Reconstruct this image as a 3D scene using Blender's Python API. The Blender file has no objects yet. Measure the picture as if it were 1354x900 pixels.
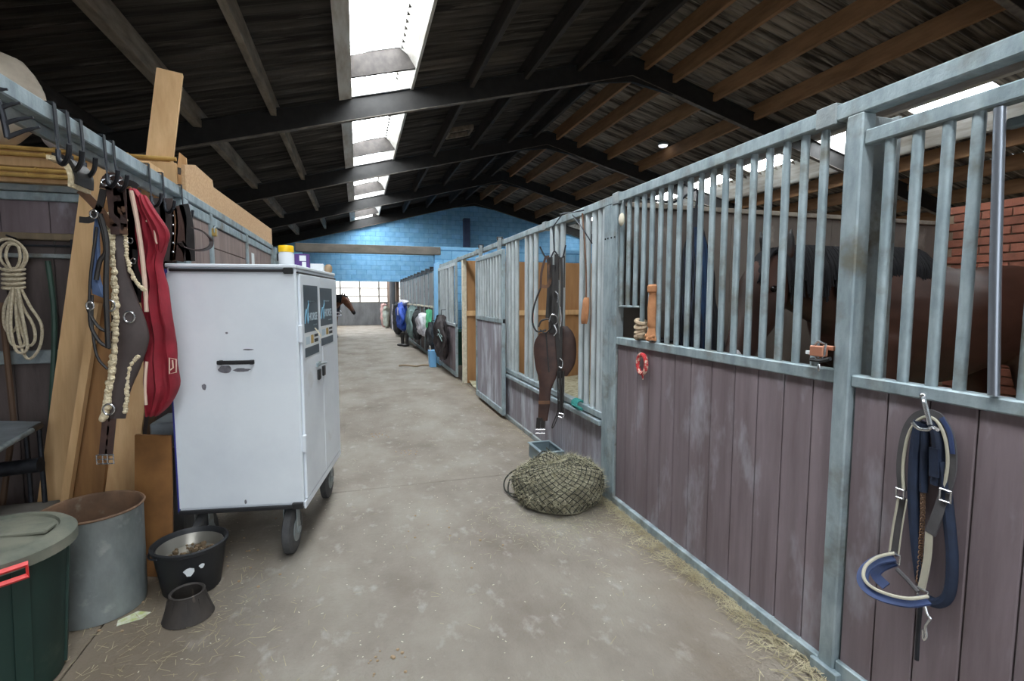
import bpy, bmesh, math, random
from mathutils import Vector, Matrix, noise
random.seed(11)
SC = bpy.context.scene
COL = SC.collection

# ------------------------------------------------------------------ camera
FPX, CX, CY, EYE = 666.0, 677.0, 450.0, 1.5          # focal length in pixels of the 1354x900 frame
PITCH = math.atan(56 / FPX)
YAW = math.atan(205 / (FPX / math.cos(PITCH)))
FW = Vector((math.sin(YAW) * math.cos(PITCH), math.cos(YAW) * math.cos(PITCH), -math.sin(PITCH)))
RT = Vector((math.cos(YAW), -math.sin(YAW), 0))
UP = RT.cross(FW)
cam_data = bpy.data.cameras.new('camera')
cam = bpy.data.objects.new('camera', cam_data)
COL.objects.link(cam)
cam_data.sensor_fit = 'HORIZONTAL'
cam_data.sensor_width = 36
cam_data.lens = FPX / 1354 * 36
cam_data.clip_start = 0.05
cam.matrix_world = Matrix((
    (RT.x, UP.x, -FW.x, 0), (RT.y, UP.y, -FW.y, 0), (RT.z, UP.z, -FW.z, EYE), (0, 0, 0, 1)))
SC.camera = cam

# ------------------------------------------------------------------ daylight and exposure
SKYLIGHT = 18.0          # daylight in the translucent roof sheets, also drives the added far-room panes
CLADDING = 1.25          # daylight in the translucent far cladding
SKY = 2.7
world = bpy.data.worlds.new('overcast_sky')
SC.world = world
world.use_nodes = True
world.node_tree.nodes['Background'].inputs[0].default_value = (0.86, 0.93, 1.0, 1)
world.node_tree.nodes['Background'].inputs[1].default_value = SKY
SC.view_settings.view_transform = 'Standard'
SC.view_settings.look = 'None'
SC.view_settings.gamma = 1
SC.view_settings.use_curve_mapping = False
SC.view_settings.exposure = 0.25

# ------------------------------------------------------------------ helpers: points
def ray(x, y): return FW * FPX + RT * (x - CX) - UP * (y - CY)
def atX(x, y, X): r = ray(x, y); t = X / r.x; return Vector((X, t * r.y, EYE + t * r.z))
def atY(x, y, Y): r = ray(x, y); t = Y / r.y; return Vector((t * r.x, Y, EYE + t * r.z))
def atZ(x, y, Z): r = ray(x, y); t = (Z - EYE) / r.z; return Vector((t * r.x, t * r.y, Z))

# ------------------------------------------------------------------ helpers: materials
def lin(c):
    return tuple(((v / 255) / 12.92 if v / 255 <= 0.04045 else ((v / 255 + 0.055) / 1.055) ** 2.4) for v in c)
MATS = {}
def mat(name, col, col2=None, rough=0.7, metal=0.0, scale=(4, 4, 4), detail=4, lo=0.35, hi=0.65,
        bump=0.0, bscale=None, rand=0.0, col3=None, scale3=(2, 2, 2), lo3=0.55, hi3=0.7, spec=0.5, obj=False, emit=0):
    m = bpy.data.materials.new(name)
    m.use_nodes = True
    nt = m.node_tree; N = nt.nodes; L = nt.links
    b = N['Principled BSDF']
    b.inputs['Roughness'].default_value = rough
    b.inputs['Metallic'].default_value = metal
    b.inputs['Specular IOR Level'].default_value = spec
    if obj:
        src = N.new('ShaderNodeTexCoord').outputs['Object']
    else:
        src = N.new('ShaderNodeNewGeometry').outputs['Position']
    def nz(sc, det=4):
        mp = N.new('ShaderNodeMapping'); mp.inputs['Scale'].default_value = sc
        L.new(src, mp.inputs['Vector'])
        n = N.new('ShaderNodeTexNoise'); n.inputs['Scale'].default_value = 1
        n.inputs['Detail'].default_value = det; n.inputs['Roughness'].default_value = 0.6
        L.new(mp.outputs[0], n.inputs['Vector'])
        return n.outputs['Fac']
    def rng(v, a, c):
        r = N.new('ShaderNodeMapRange'); r.inputs['From Min'].default_value = a; r.inputs['From Max'].default_value = c
        L.new(v, r.inputs['Value']); return r.outputs[0]
    def mix(f, a, c):
        x = N.new('ShaderNodeMix'); x.data_type = 'RGBA'
        L.new(f, x.inputs[0])
        for i, v in ((6, a), (7, c)):
            if isinstance(v, tuple): x.inputs[i].default_value = (*v, 1)
            else: L.new(v, x.inputs[i])
        return x.outputs[2]
    out = None
    if col2:
        out = mix(rng(nz(scale, detail), lo, hi), col, col2)
    if col3:
        out = mix(rng(nz(scale3, 5), lo3, hi3), out if out else col, col3)
    if rand:
        oi = N.new('ShaderNodeObjectInfo')
        h = N.new('ShaderNodeHueSaturation')
        if out: L.new(out, h.inputs['Color'])
        else: h.inputs['Color'].default_value = (*col, 1)
        r = N.new('ShaderNodeMapRange')
        r.inputs['To Min'].default_value = 1 - rand; r.inputs['To Max'].default_value = 1 + rand
        L.new(oi.outputs['Random'], r.inputs['Value']); L.new(r.outputs[0], h.inputs['Value'])
        out = h.outputs[0]
    if out: L.new(out, b.inputs['Base Color'])
    else: b.inputs['Base Color'].default_value = (*col, 1)
    if bump:
        bn = N.new('ShaderNodeBump'); bn.inputs['Strength'].default_value = bump; bn.inputs['Distance'].default_value = 0.02
        L.new(nz(bscale or scale, 5), bn.inputs['Height']); L.new(bn.outputs[0], b.inputs['Normal'])
    if emit:
        b.inputs['Emission Color'].default_value = (*col, 1); b.inputs['Emission Strength'].default_value = emit
    MATS[name] = m
    return m

M = MATS
mat('concrete', lin((146, 139, 129)), lin((108, 97, 86)), 0.85, 0, (1.7, 1.1, 1.7), 10, 0.36, 0.74, 0.45, (38, 38, 38),
    col3=lin((172, 168, 160)), scale3=(9, 6, 9), lo3=0.58, hi3=0.82)
mat('joint', lin((70, 66, 62)), rough=0.95)
mat('galv', lin((134, 149, 155)), lin((170, 184, 189)), 0.55, 0.35, (14, 14, 5), 5, 0.35, 0.65, 0.12, (60, 60, 60),
    col3=lin((112, 108, 94)), scale3=(4, 4, 5), lo3=0.52, hi3=0.74)
mat('galv_dull', lin((132, 142, 146)), lin((160, 165, 164)), 0.6, 0.3, (9, 9, 9), 5, 0.35, 0.65, 0.2, (30, 30, 30),
    col3=lin((110, 104, 94)), scale3=(5, 5, 5), lo3=0.55, hi3=0.68)
mat('plank', lin((128, 115, 120)), lin((107, 94, 97)), 0.7, 0, (11, 11, 1.1), 6, 0.35, 0.65, 0.12, (40, 40, 8), rand=0.08,
    col3=lin((168, 167, 176)), scale3=(5, 5, 1.8), lo3=0.54, hi3=0.78)
mat('plank_worn', lin((148, 145, 153)), lin((122, 114, 120)), 0.75, 0, (11, 11, 1.2), 6, 0.35, 0.65, 0.12, (40, 40, 8), rand=0.08,
    col3=lin((196, 201, 210)), scale3=(5, 5, 1.6), lo3=0.5, hi3=0.74)
mat('plank_dark', lin((96, 84, 82)), lin((74, 64, 62)), 0.7, 0, (8, 8, 1.5), 6, 0.35, 0.65, 0.12, (40, 40, 8), rand=0.12)
mat('plank_left', lin((140, 122, 116)), lin((112, 96, 92)), 0.7, 0, (8, 8, 1.5), 6, 0.35, 0.65, 0.12, (40, 40, 8), rand=0.1)
mat('partition', lin((122, 112, 104)), lin((92, 84, 78)), 0.85, 0, (3, 3, 1.5), 7, 0.3, 0.7, 0.2, (25, 25, 25), rand=0.06,
    col3=lin((150, 142, 134)), scale3=(6, 6, 4), lo3=0.6, hi3=0.75)
mat('plywood', lin((176, 134, 90)), lin((150, 108, 70)), 0.75, 0, (10, 10, 1.2), 6, 0.3, 0.7, 0.08, (40, 40, 6), rand=0.06)
mat('pine', lin((222, 184, 136)), lin((196, 154, 106)), 0.65, 0, (16, 16, 1.3), 6, 0.3, 0.7, 0.06, (60, 60, 6), rand=0.06)
mat('pine_old', lin((164, 120, 74)), lin((130, 92, 56)), 0.7, 0, (14, 14, 1.3), 6, 0.3, 0.7, 0.06, (60, 60, 6), rand=0.06,
    col3=lin((96, 68, 42)), scale3=(18, 18, 18), lo3=0.68, hi3=0.74)
mat('grey_board', lin((138, 122, 98)), lin((110, 96, 78)), 0.8, 0, (14, 14, 1.3), 6, 0.3, 0.7, 0.06, (60, 60, 6))
mat('chipboard', lin((204, 168, 128)), lin((184, 146, 106)), 0.8, 0, (60, 60, 60), 3, 0.35, 0.65)
mat('chipboard_brown', lin((150, 104, 58)), lin((124, 84, 46)), 0.8, 0, (5, 5, 5), 5, 0.35, 0.65)
mat('bamboo', lin((206, 170, 100)), lin((176, 138, 74)), 0.45, 0, (9, 3, 3), 4)
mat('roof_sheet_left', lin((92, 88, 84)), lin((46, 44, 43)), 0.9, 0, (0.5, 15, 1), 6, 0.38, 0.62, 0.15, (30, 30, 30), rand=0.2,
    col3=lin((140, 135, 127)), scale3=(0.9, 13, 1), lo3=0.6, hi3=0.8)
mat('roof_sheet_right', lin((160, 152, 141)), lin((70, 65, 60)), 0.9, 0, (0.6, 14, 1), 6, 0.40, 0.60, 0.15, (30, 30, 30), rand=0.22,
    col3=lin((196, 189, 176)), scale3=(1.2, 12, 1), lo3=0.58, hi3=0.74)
mat('purlin_black', lin((66, 61, 58)), lin((48, 44, 42)), 0.85, 0, (8, 2, 8), 5)
mat('purlin_grey', lin((158, 148, 134)), lin((112, 104, 94)), 0.85, 0, (8, 2, 8), 6, 0.35, 0.65, 0.1)
mat('purlin_brown', lin((166, 126, 90)), lin((134, 100, 70)), 0.75, 0, (8, 1.5, 8), 5)
mat('steel_black', lin((42, 40, 39)), lin((30, 29, 28)), 0.7, 0, (6, 6, 6), 5)
mat('steel_dusty', lin((128, 120, 112)), lin((88, 82, 76)), 0.8, 0, (8, 8, 8), 5)
mat('white_timber', lin((216, 216, 212)), lin((170, 160, 146)), 0.7, 0, (9, 1.5, 9), 6, 0.4, 0.75)
mat('skylight', (0.9, 0.96, 1.0), emit=SKYLIGHT)
mat('cladding', (1.0, 0.97, 0.92), emit=CLADDING)
mat('blue_block', lin((146, 203, 240)), lin((124, 186, 230)), 0.75, 0, (5, 5, 5), 6, 0.35, 0.65, 0.2, (40, 40, 40), rand=0.07)
mat('blue_joint', lin((98, 160, 210)), lin((82, 142, 196)), 0.85, 0, (7, 7, 7), 5)
mat('pilaster_shade_blue', lin((70, 84, 118)), lin((60, 72, 104)), 0.7, 0, (6, 6, 6))  # blue pilaster's shade put into its colour
mat('red_brick', lin((156, 96, 76)), lin((126, 78, 62)), 0.9, 0, (9, 9, 9), 5, 0.35, 0.65, 0.3, (50, 50, 50), rand=0.22)
mat('mortar', lin((150, 132, 112)), lin((128, 110, 92)), 0.95, 0, (9, 9, 9))
mat('render_grey', lin((128, 124, 118)), lin((104, 100, 94)), 0.9, 0, (1, 1, 1), 6)
mat('grey_beam', lin((136, 128, 118)), lin((112, 106, 98)), 0.85, 0, (3, 6, 6), 6, rand=0)
mat('dark_wall', lin((112, 112, 112)), lin((88, 88, 88)), 0.8, 0, (3, 3, 1), 5)
mat('brown_panel', lin((116, 92, 76)), lin((96, 74, 60)), 0.8, 0, (6, 6, 1), 5)
mat('grey_cladding', lin((142, 144, 146)), lin((120, 122, 124)), 0.6, 0.2, (6, 6, 1.2), 5)
mat('white_paint', lin((226, 232, 238)), lin((212, 218, 226)), 0.45, 0, (2, 2, 2), 5, 0.4, 0.75, 0.03, (20, 20, 20),
    col3=lin((196, 196, 194)), scale3=(3, 3, 3), lo3=0.62, hi3=0.8)
mat('scuff', lin((128, 128, 136)), lin((96, 96, 102)), 0.6, 0, (30, 30, 30))
mat('black_plastic', lin((34, 34, 36)), rough=0.45)
mat('black_rubber', lin((44, 43, 42)), lin((58, 56, 54)), 0.8, 0, (18, 18, 18), 5)
mat('tyre', lin((62, 62, 64)), lin((78, 78, 78)), 0.8, 0, (14, 14, 14))
mat('chrome', lin((206, 206, 208)), rough=0.25, metal=0.9)
mat('chrome_dull', lin((150, 156, 166)), rough=0.35, metal=0.8)
mat('pale_metal', lin((192, 200, 203)), lin((164, 172, 175)), 0.55, 0.1, (12, 12, 4), 5)
mat('dark_iron', lin((60, 62, 68)), lin((44, 46, 52)), 0.5, 0.5, (20, 20, 20))
mat('poster_grey', lin((70, 84, 94)), lin((78, 92, 102)), 0.5, 0, (3, 3, 3))
mat('poster_white', lin((222, 226, 228)), rough=0.5)
mat('poster_ink', lin((186, 204, 214)), rough=0.5)
mat('poster_blue', lin((120, 170, 196)), rough=0.5)
mat('poster_black', lin((36, 42, 46)), rough=0.5)
mat('poster_gold', lin((176, 148, 78)), rough=0.5)
mat('blue_edge', lin((52, 56, 130)), rough=0.5)
mat('purple', lin((74, 40, 116)), rough=0.5)
mat('yellow', lin((246, 198, 26)), rough=0.4)
mat('jar', lin((214, 218, 222)), rough=0.25)
mat('cream', lin((214, 206, 186)), lin((190, 182, 162)), 0.8, 0, (20, 20, 20))
mat('card_brown', lin((164, 140, 112)), rough=0.8)
mat('green_bin', lin((30, 58, 50)), lin((24, 44, 40)), 0.6, 0, (4, 4, 1.5), 6, bump=0.05, col3=lin((60, 74, 64)), scale3=(8, 8, 8), lo3=0.6, hi3=0.8)
mat('bin_lid', lin((122, 122, 108)), lin((88, 94, 84)), 0.8, 0, (6, 6, 6), 7, col3=lin((126, 122, 110)), scale3=(9, 9, 9), lo3=0.55, hi3=0.75)
mat('red_clip', lin((226, 62, 62)), rough=0.45)
mat('zinc', lin((158, 165, 165)), lin((124, 131, 131)), 0.55, 0.3, (6, 6, 3), 7, 0.35, 0.65, 0.08, (12, 12, 12), col3=lin((180, 184, 182)), scale3=(9, 9, 9), lo3=0.58, hi3=0.75)
mat('rust', lin((128, 98, 76)), lin((100, 78, 62)), 0.85, 0, (9, 9, 9), 6, col3=lin((140, 128, 112)), scale3=(12, 12, 12), lo3=0.6, hi3=0.75)
mat('bucket_black', lin((32, 33, 36)), rough=0.5)
mat('steel_pan', lin((150, 146, 138)), rough=0.35, metal=0.7)
mat('feed', lin((136, 116, 92)), lin((104, 86, 64)), 0.95, 0, (60, 60, 60), 3, bump=0.6, bscale=(90, 90, 90))
mat('brown_rubber', lin((66, 60, 56)), lin((48, 44, 42)), 0.75, 0, (12, 12, 6), 6, col3=lin((108, 98, 88)), scale3=(22, 22, 5), lo3=0.62, hi3=0.75)
mat('paper', lin((214, 214, 204)), lin((180, 190, 120)), 0.8, 0, (30, 30, 30))
mat('leather_brown', lin((74, 50, 42)), lin((56, 38, 34)), 0.5, 0, (9, 9, 9), 5, bump=0.05)
mat('leather_grey', lin((78, 66, 64)), lin((58, 48, 46)), 0.6, 0, (7, 7, 4), 5)
mat('leather_tan', lin((112, 78, 54)), lin((90, 62, 44)), 0.55, 0, (9, 9, 9), 5)
mat('leather_black', lin((34, 31, 31)), lin((46, 42, 40)), 0.45, 0, (12, 12, 12))
mat('fleece', lin((240, 226, 196)), lin((218, 198, 160)), 0.95, 0, (60, 60, 60), 3, bump=0.6, bscale=(80, 80, 80))
mat('red_cloth', lin((160, 34, 52)), lin((126, 24, 38)), 0.8, 0, (5, 5, 5), 5)
mat('piping_cream', lin((226, 196, 176)), rough=0.8)
mat('denim', lin((92, 112, 148)), lin((72, 90, 124)), 0.8, 0, (9, 9, 5))
mat('rope', lin((218, 206, 182)), lin((188, 172, 144)), 0.9, 0, (60, 60, 60), 3)
mat('green_paint', lin((56, 82, 70)), lin((44, 64, 56)), 0.6, 0, (12, 12, 4))
mat('brown_pole', lin((104, 78, 58)), lin((80, 60, 46)), 0.75, 0, (12, 12, 2))
mat('sack', lin((206, 194, 176)), lin((176, 164, 148)), 0.75, 0, (5, 5, 5), 5)
mat('grey_plate', lin((158, 168, 176)), lin((130, 138, 144)), 0.5, 0.2, (5, 5, 5))
mat('hay', lin((150, 145, 124)), lin((102, 97, 80)), 0.95, 0, (40, 40, 40), 4, bump=0.6, bscale=(60, 60, 60))
mat('hay_strand', lin((186, 181, 156)), lin((140, 134, 106)), 0.9, 0, (13, 13, 13), 3)
mat('straw', lin((186, 176, 146)), lin((146, 134, 104)), 0.9, 0, (9, 9, 9), 3)
mat('net', lin((48, 50, 46)), rough=0.9)
mat('net_blue', lin((28, 58, 92)), lin((20, 40, 66)), 0.85, 0, (8, 8, 8))
mat('net_black', lin((30, 32, 38)), lin((22, 24, 28)), 0.9, 0, (20, 20, 20))
mat('feeder_grey', lin((128, 144, 150)), lin((108, 124, 130)), 0.5, 0, (5, 5, 5))
mat('feeder_dark', lin((56, 72, 80)), rough=0.6)
mat('navy', lin((26, 40, 64)), lin((18, 28, 48)), 0.75, 0, (12, 12, 12))
mat('halter_blue', lin((54, 70, 112)), lin((44, 58, 92)), 0.7, 0, (12, 12, 12))
mat('halter_cream', lin((172, 167, 150)), rough=0.8)
mat('halter_dark', lin((84, 82, 84)), lin((70, 68, 70)), 0.7, 0, (12, 12, 12))
mat('red_rope', lin((186, 52, 56)), lin((214, 186, 168)), 0.9, 0, (38, 38, 38), 2, 0.5, 0.6)
mat('tan_cloth', lin((190, 134, 92)), lin((164, 110, 74)), 0.8, 0, (12, 12, 12))
mat('knit', lin((196, 176, 150)), lin((158, 136, 112)), 0.9, 0, (40, 40, 40), 3, bump=0.5)
mat('teal', lin((44, 128, 122)), rough=0.8)
mat('orange', lin((222, 110, 62)), rough=0.7)
mat('copper', lin((190, 130, 104)), rough=0.4, metal=0.4)
mat('coat_brown', lin((62, 54, 54)), lin((46, 40, 42)), 0.8, 0, (6, 6, 6))
mat('coat_black', lin((34, 36, 40)), lin((48, 50, 52)), 0.8, 0, (6, 6, 6))
mat('coat_grey', lin((124, 146, 144)), lin((96, 116, 114)), 0.8, 0, (6, 6, 6))
mat('coat_blue', lin((54, 92, 190)), lin((40, 70, 160)), 0.75, 0, (6, 6, 6))
mat('coat_white', lin((220, 218, 222)), lin((196, 190, 200)), 0.8, 0, (6, 6, 6))
mat('coat_green', lin((96, 190, 136)), rough=0.8)
mat('coat_pink', lin((186, 150, 142)), lin((150, 112, 108)), 0.8, 0, (6, 6, 6))
mat('coat_sage', lin((168, 172, 158)), lin((142, 146, 134)), 0.8, 0, (6, 6, 6))
mat('bag_blue', lin((120, 178, 224)), rough=0.7)
mat('bin_dark_green', lin((20, 66, 54)), rough=0.6)
mat('mane', lin((17, 16, 18)), lin((26, 25, 28)), 0.75, 0, (40, 40, 6), 4, spec=0.2)
mat('eye', lin((10, 8, 8)), rough=0.1)
mat('rug_navy', lin((44, 50, 68)), lin((34, 38, 54)), 0.8, 0, (6, 6, 6))
mat('lamp_white', (0.9, 0.92, 0.95), emit=1.5)

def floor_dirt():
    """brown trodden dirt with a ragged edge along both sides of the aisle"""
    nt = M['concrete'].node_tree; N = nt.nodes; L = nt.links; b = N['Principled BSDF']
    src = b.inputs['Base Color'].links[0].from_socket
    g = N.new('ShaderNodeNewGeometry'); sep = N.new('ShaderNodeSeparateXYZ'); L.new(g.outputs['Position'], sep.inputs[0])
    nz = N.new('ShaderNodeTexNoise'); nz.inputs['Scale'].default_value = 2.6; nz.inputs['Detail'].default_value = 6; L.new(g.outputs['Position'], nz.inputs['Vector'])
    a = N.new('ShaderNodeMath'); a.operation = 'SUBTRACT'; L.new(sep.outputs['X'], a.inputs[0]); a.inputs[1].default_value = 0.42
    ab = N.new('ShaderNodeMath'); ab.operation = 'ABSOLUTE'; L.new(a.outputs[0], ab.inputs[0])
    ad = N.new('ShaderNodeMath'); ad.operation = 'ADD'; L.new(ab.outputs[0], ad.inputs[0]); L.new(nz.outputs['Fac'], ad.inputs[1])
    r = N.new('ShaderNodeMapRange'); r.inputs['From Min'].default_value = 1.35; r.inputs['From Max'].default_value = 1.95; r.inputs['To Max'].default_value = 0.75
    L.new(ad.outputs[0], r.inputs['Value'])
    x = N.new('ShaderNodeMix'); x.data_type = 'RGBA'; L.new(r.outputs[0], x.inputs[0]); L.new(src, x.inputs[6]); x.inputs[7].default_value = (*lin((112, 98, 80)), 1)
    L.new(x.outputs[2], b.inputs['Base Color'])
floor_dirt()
def coat_material(name, body, dark, belly_z, muzzle):
    """Bay coat: brown body, black legs below belly_z and black muzzle near a point (object space)."""
    m = mat(name, body, tuple(v * 0.55 for v in body), 0.55, 0, (5, 5, 7), 5, 0.3, 0.7, 0.05, (60, 60, 60), obj=True)
    nt = m.node_tree; N = nt.nodes; L = nt.links
    b = N['Principled BSDF']
    src = b.inputs['Base Color'].links[0].from_socket
    tc = N.new('ShaderNodeTexCoord')
    sep = N.new('ShaderNodeSeparateXYZ'); L.new(tc.outputs['Object'], sep.inputs[0])
    r = N.new('ShaderNodeMapRange'); r.inputs['From Min'].default_value = belly_z - 0.2; r.inputs['From Max'].default_value = belly_z
    r.inputs['To Min'].default_value = 1; r.inputs['To Max'].default_value = 0
    L.new(sep.outputs['Z'], r.inputs['Value'])
    d = N.new('ShaderNodeVectorMath'); d.operation = 'DISTANCE'; L.new(tc.outputs['Object'], d.inputs[0]); d.inputs[1].default_value = muzzle
    r2 = N.new('ShaderNodeMapRange'); r2.inputs['From Min'].default_value = 0.10; r2.inputs['From Max'].default_value = 0.22
    r2.inputs['To Min'].default_value = 1; r2.inputs['To Max'].default_value = 0
    L.new(d.outputs['Value'], r2.inputs['Value'])
    d3 = N.new('ShaderNodeVectorMath'); d3.operation = 'DISTANCE'; L.new(tc.outputs['Object'], d3.inputs[0]); d3.inputs[1].default_value = (-.89, -.035, 1.76)
    r3 = N.new('ShaderNodeMapRange'); r3.inputs['From Min'].default_value = 0.13; r3.inputs['From Max'].default_value = 0.19
    r3.inputs['To Min'].default_value = 1; r3.inputs['To Max'].default_value = 0
    L.new(d3.outputs['Value'], r3.inputs['Value'])
    m0 = N.new('ShaderNodeMath'); m0.operation = 'MAXIMUM'; L.new(r.outputs[0], m0.inputs[0]); L.new(r3.outputs[0], m0.inputs[1])
    mx = N.new('ShaderNodeMath'); mx.operation = 'MAXIMUM'; L.new(m0.outputs[0], mx.inputs[0]); L.new(r2.outputs[0], mx.inputs[1])
    x = N.new('ShaderNodeMix'); x.data_type = 'RGBA'; L.new(mx.outputs[0], x.inputs[0]); L.new(src, x.inputs[6]); x.inputs[7].default_value = (*dark, 1)
    L.new(x.outputs[2], b.inputs['Base Color'])
    return m

# ------------------------------------------------------------------ helpers: objects
ORG = {}
def tag(o, label=None, cat=None, group=None, kind=None):
    if label: o['label'] = label
    if cat: o['category'] = cat
    if group: o['group'] = group
    if kind: o['kind'] = kind
    return o
def thing(name, label, cat, loc=(0, 0, 0), rotz=0.0, group=None, kind=None):
    o = bpy.data.objects.new(name, None)
    o.empty_display_size = 0.1
    COL.objects.link(o)
    o.location = loc; o.rotation_euler = (0, 0, rotz)
    ORG[o.name] = Vector(loc)
    return tag(o, label, cat, group, kind)
def struct(name): return thing(name, None, None, kind='structure')

class MB:
    def __init__(s): s.v = []; s.f = []
    def add(s, vs, fs):
        k = len(s.v); s.v += [Vector(p) for p in vs]; s.f += [tuple(i + k for i in f) for f in fs]; return s
    def box(s, a, b):
        x0, x1 = sorted((a[0], b[0])); y0, y1 = sorted((a[1], b[1])); z0, z1 = sorted((a[2], b[2]))
        return s.add([(x0, y0, z0), (x1, y0, z0), (x1, y1, z0), (x0, y1, z0), (x0, y0, z1), (x1, y0, z1), (x1, y1, z1), (x0, y1, z1)],
                     [(0, 3, 2, 1), (4, 5, 6, 7), (0, 1, 5, 4), (1, 2, 6, 5), (2, 3, 7, 6), (3, 0, 4, 7)])
    def bbox(s, a, b, e=0.004):
        """box with chamfered edges"""
        x0, x1 = sorted((a[0], b[0])); y0, y1 = sorted((a[1], b[1])); z0, z1 = sorted((a[2], b[2]))
        e = min(e, (x1 - x0) / 3, (y1 - y0) / 3, (z1 - z0) / 3)
        bm = bmesh.new(); bmesh.ops.create_cube(bm, size=1)
        for v in bm.verts:
            v.co = Vector((x0 if v.co.x < 0 else x1, y0 if v.co.y < 0 else y1, z0 if v.co.z < 0 else z1))
        bmesh.ops.bevel(bm, geom=bm.edges[:], offset=e, segments=1, affect='EDGES')
        bm.verts.index_update()
        s.add([v.co.copy() for v in bm.verts], [[v.index for v in f.verts] for f in bm.faces]); bm.free(); return s
    def obox(s, p0, p1, w, t, up=(0, 0, 1), twist=0):
        """bar from p0 to p1, w across (perpendicular to up), t along up"""
        p0 = Vector(p0); p1 = Vector(p1); d = (p1 - p0).normalized(); up = Vector(up)
        sd = d.cross(up).normalized(); u = sd.cross(d).normalized()
        q = []
        for p in (p0, p1):
            for a, b in ((-1, -1), (1, -1), (1, 1), (-1, 1)): q.append(p + sd * a * w / 2 + u * b * t / 2)
        return s.add(q, [(0, 1, 2, 3), (7, 6, 5, 4), (0, 4, 5, 1), (1, 5, 6, 2), (2, 6, 7, 3), (3, 7, 4, 0)])
    def tube(s, pts, r, n=8, closed=False, sm=0):
        pts = [Vector(p) for p in pts]
        if sm: pts = smooth(pts, sm, closed)
        rs = r if isinstance(r, (list, tuple)) else None
        m = len(pts); ring = []; prev = None
        for i, p in enumerate(pts):
            if closed: t = pts[(i + 1) % m] - pts[i - 1]
            else: t = pts[min(i + 1, m - 1)] - pts[max(i - 1, 0)]
            if t.length < 1e-9: t = Vector((0, 0, 1))
            t.normalize()
            if prev is None:
                a = Vector((0, 0, 1)) if abs(t.z) < 0.9 else Vector((1, 0, 0))
                u = t.cross(a).normalized()
            else:
                u = (prev - t * prev.dot(t))
                u = u.normalized() if u.length > 1e-6 else t.orthogonal().normalized()
            prev = u; w = t.cross(u)
            rr = rs[min(len(rs) - 1, int(i * len(rs) / m))] if rs else r
            ring.append([p + (u * math.cos(k * 2 * math.pi / n) + w * math.sin(k * 2 * math.pi / n)) * rr for k in range(n)])
        vs = [q for g in ring for q in g]; fs = []
        for i in range(m if closed else m - 1):
            j = (i + 1) % m
            for k in range(n): fs.append((i * n + k, i * n + (k + 1) % n, j * n + (k + 1) % n, j * n + k))
        if not closed: fs += [tuple(range(n))[::-1], tuple((m - 1) * n + k for k in range(n))]
        return s.add(vs, fs)
    def strap(s, pts, w, t, nrm, closed=False, sm=0):
        """flat band along pts, w wide across, t thick along nrm"""
        pts = [Vector(p) for p in pts]
        if sm: pts = smooth(pts, sm, closed)
        nrm0 = nrm
        m = len(pts); vs = []; fs = []
        for i, p in enumerate(pts):
            if closed: d = pts[(i + 1) % m] - pts[i - 1]
            else: d = pts[min(i + 1, m - 1)] - pts[max(i - 1, 0)]
            d.normalize(); nn = Vector(nrm0(p, i / max(1, m - 1)) if callable(nrm0) else nrm0)
            sd = d.cross(nn)
            sd = sd.normalized() if sd.length > 1e-5 else d.orthogonal().normalized()
            u = sd.cross(d).normalized()
            for a, b in ((-1, -1), (1, -1), (1, 1), (-1, 1)): vs.append(p + sd * a * w / 2 + u * b * t / 2)
        for i in range(m if closed else m - 1):
            j = (i + 1) % m
            for k in range(4): fs.append((i * 4 + k, i * 4 + (k + 1) % 4, j * 4 + (k + 1) % 4, j * 4 + k))
        if not closed: fs += [(3, 2, 1, 0), tuple((m - 1) * 4 + k for k in range(4))]
        return s.add(vs, fs)
    def lathe(s, prof, c=(0, 0, 0), n=32, sx=1, sy=1, caps=True):
        c = Vector(c); vs = []; fs = []; m = len(prof)
        for r, z in prof:
            for k in range(n):
                a = 2 * math.pi * k / n; vs.append(c + Vector((r * math.cos(a) * sx, r * math.sin(a) * sy, z)))
        for i in range(m - 1):
            for k in range(n): fs.append((i * n + k, i * n + (k + 1) % n, (i + 1) * n + (k + 1) % n, (i + 1) * n + k))
        if caps: fs += [tuple(range(n))[::-1], tuple((m - 1) * n + k for k in range(n))]
        return s.add(vs, fs)
    def prism(s, poly, vec):
        """polygon (3d points) extruded by vec"""
        poly = [Vector(p) for p in poly]; vec = Vector(vec); n = len(poly)
        return s.add(poly + [p + vec for p in poly],
                     [tuple(range(n))[::-1], tuple(range(n, 2 * n))] + [(i, (i + 1) % n, n + (i + 1) % n, n + i) for i in range(n)])
    def loft(s, rings, closed_ends=True):
        n = len(rings[0]); vs = [p for r in rings for p in r]; fs = []
        for i in range(len(rings) - 1):
            for k in range(n): fs.append((i * n + k, i * n + (k + 1) % n, (i + 1) * n + (k + 1) % n, (i + 1) * n + k))
        if closed_ends: fs += [tuple(range(n))[::-1], tuple((len(rings) - 1) * n + k for k in range(n))]
        return s.add(vs, fs)
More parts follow.
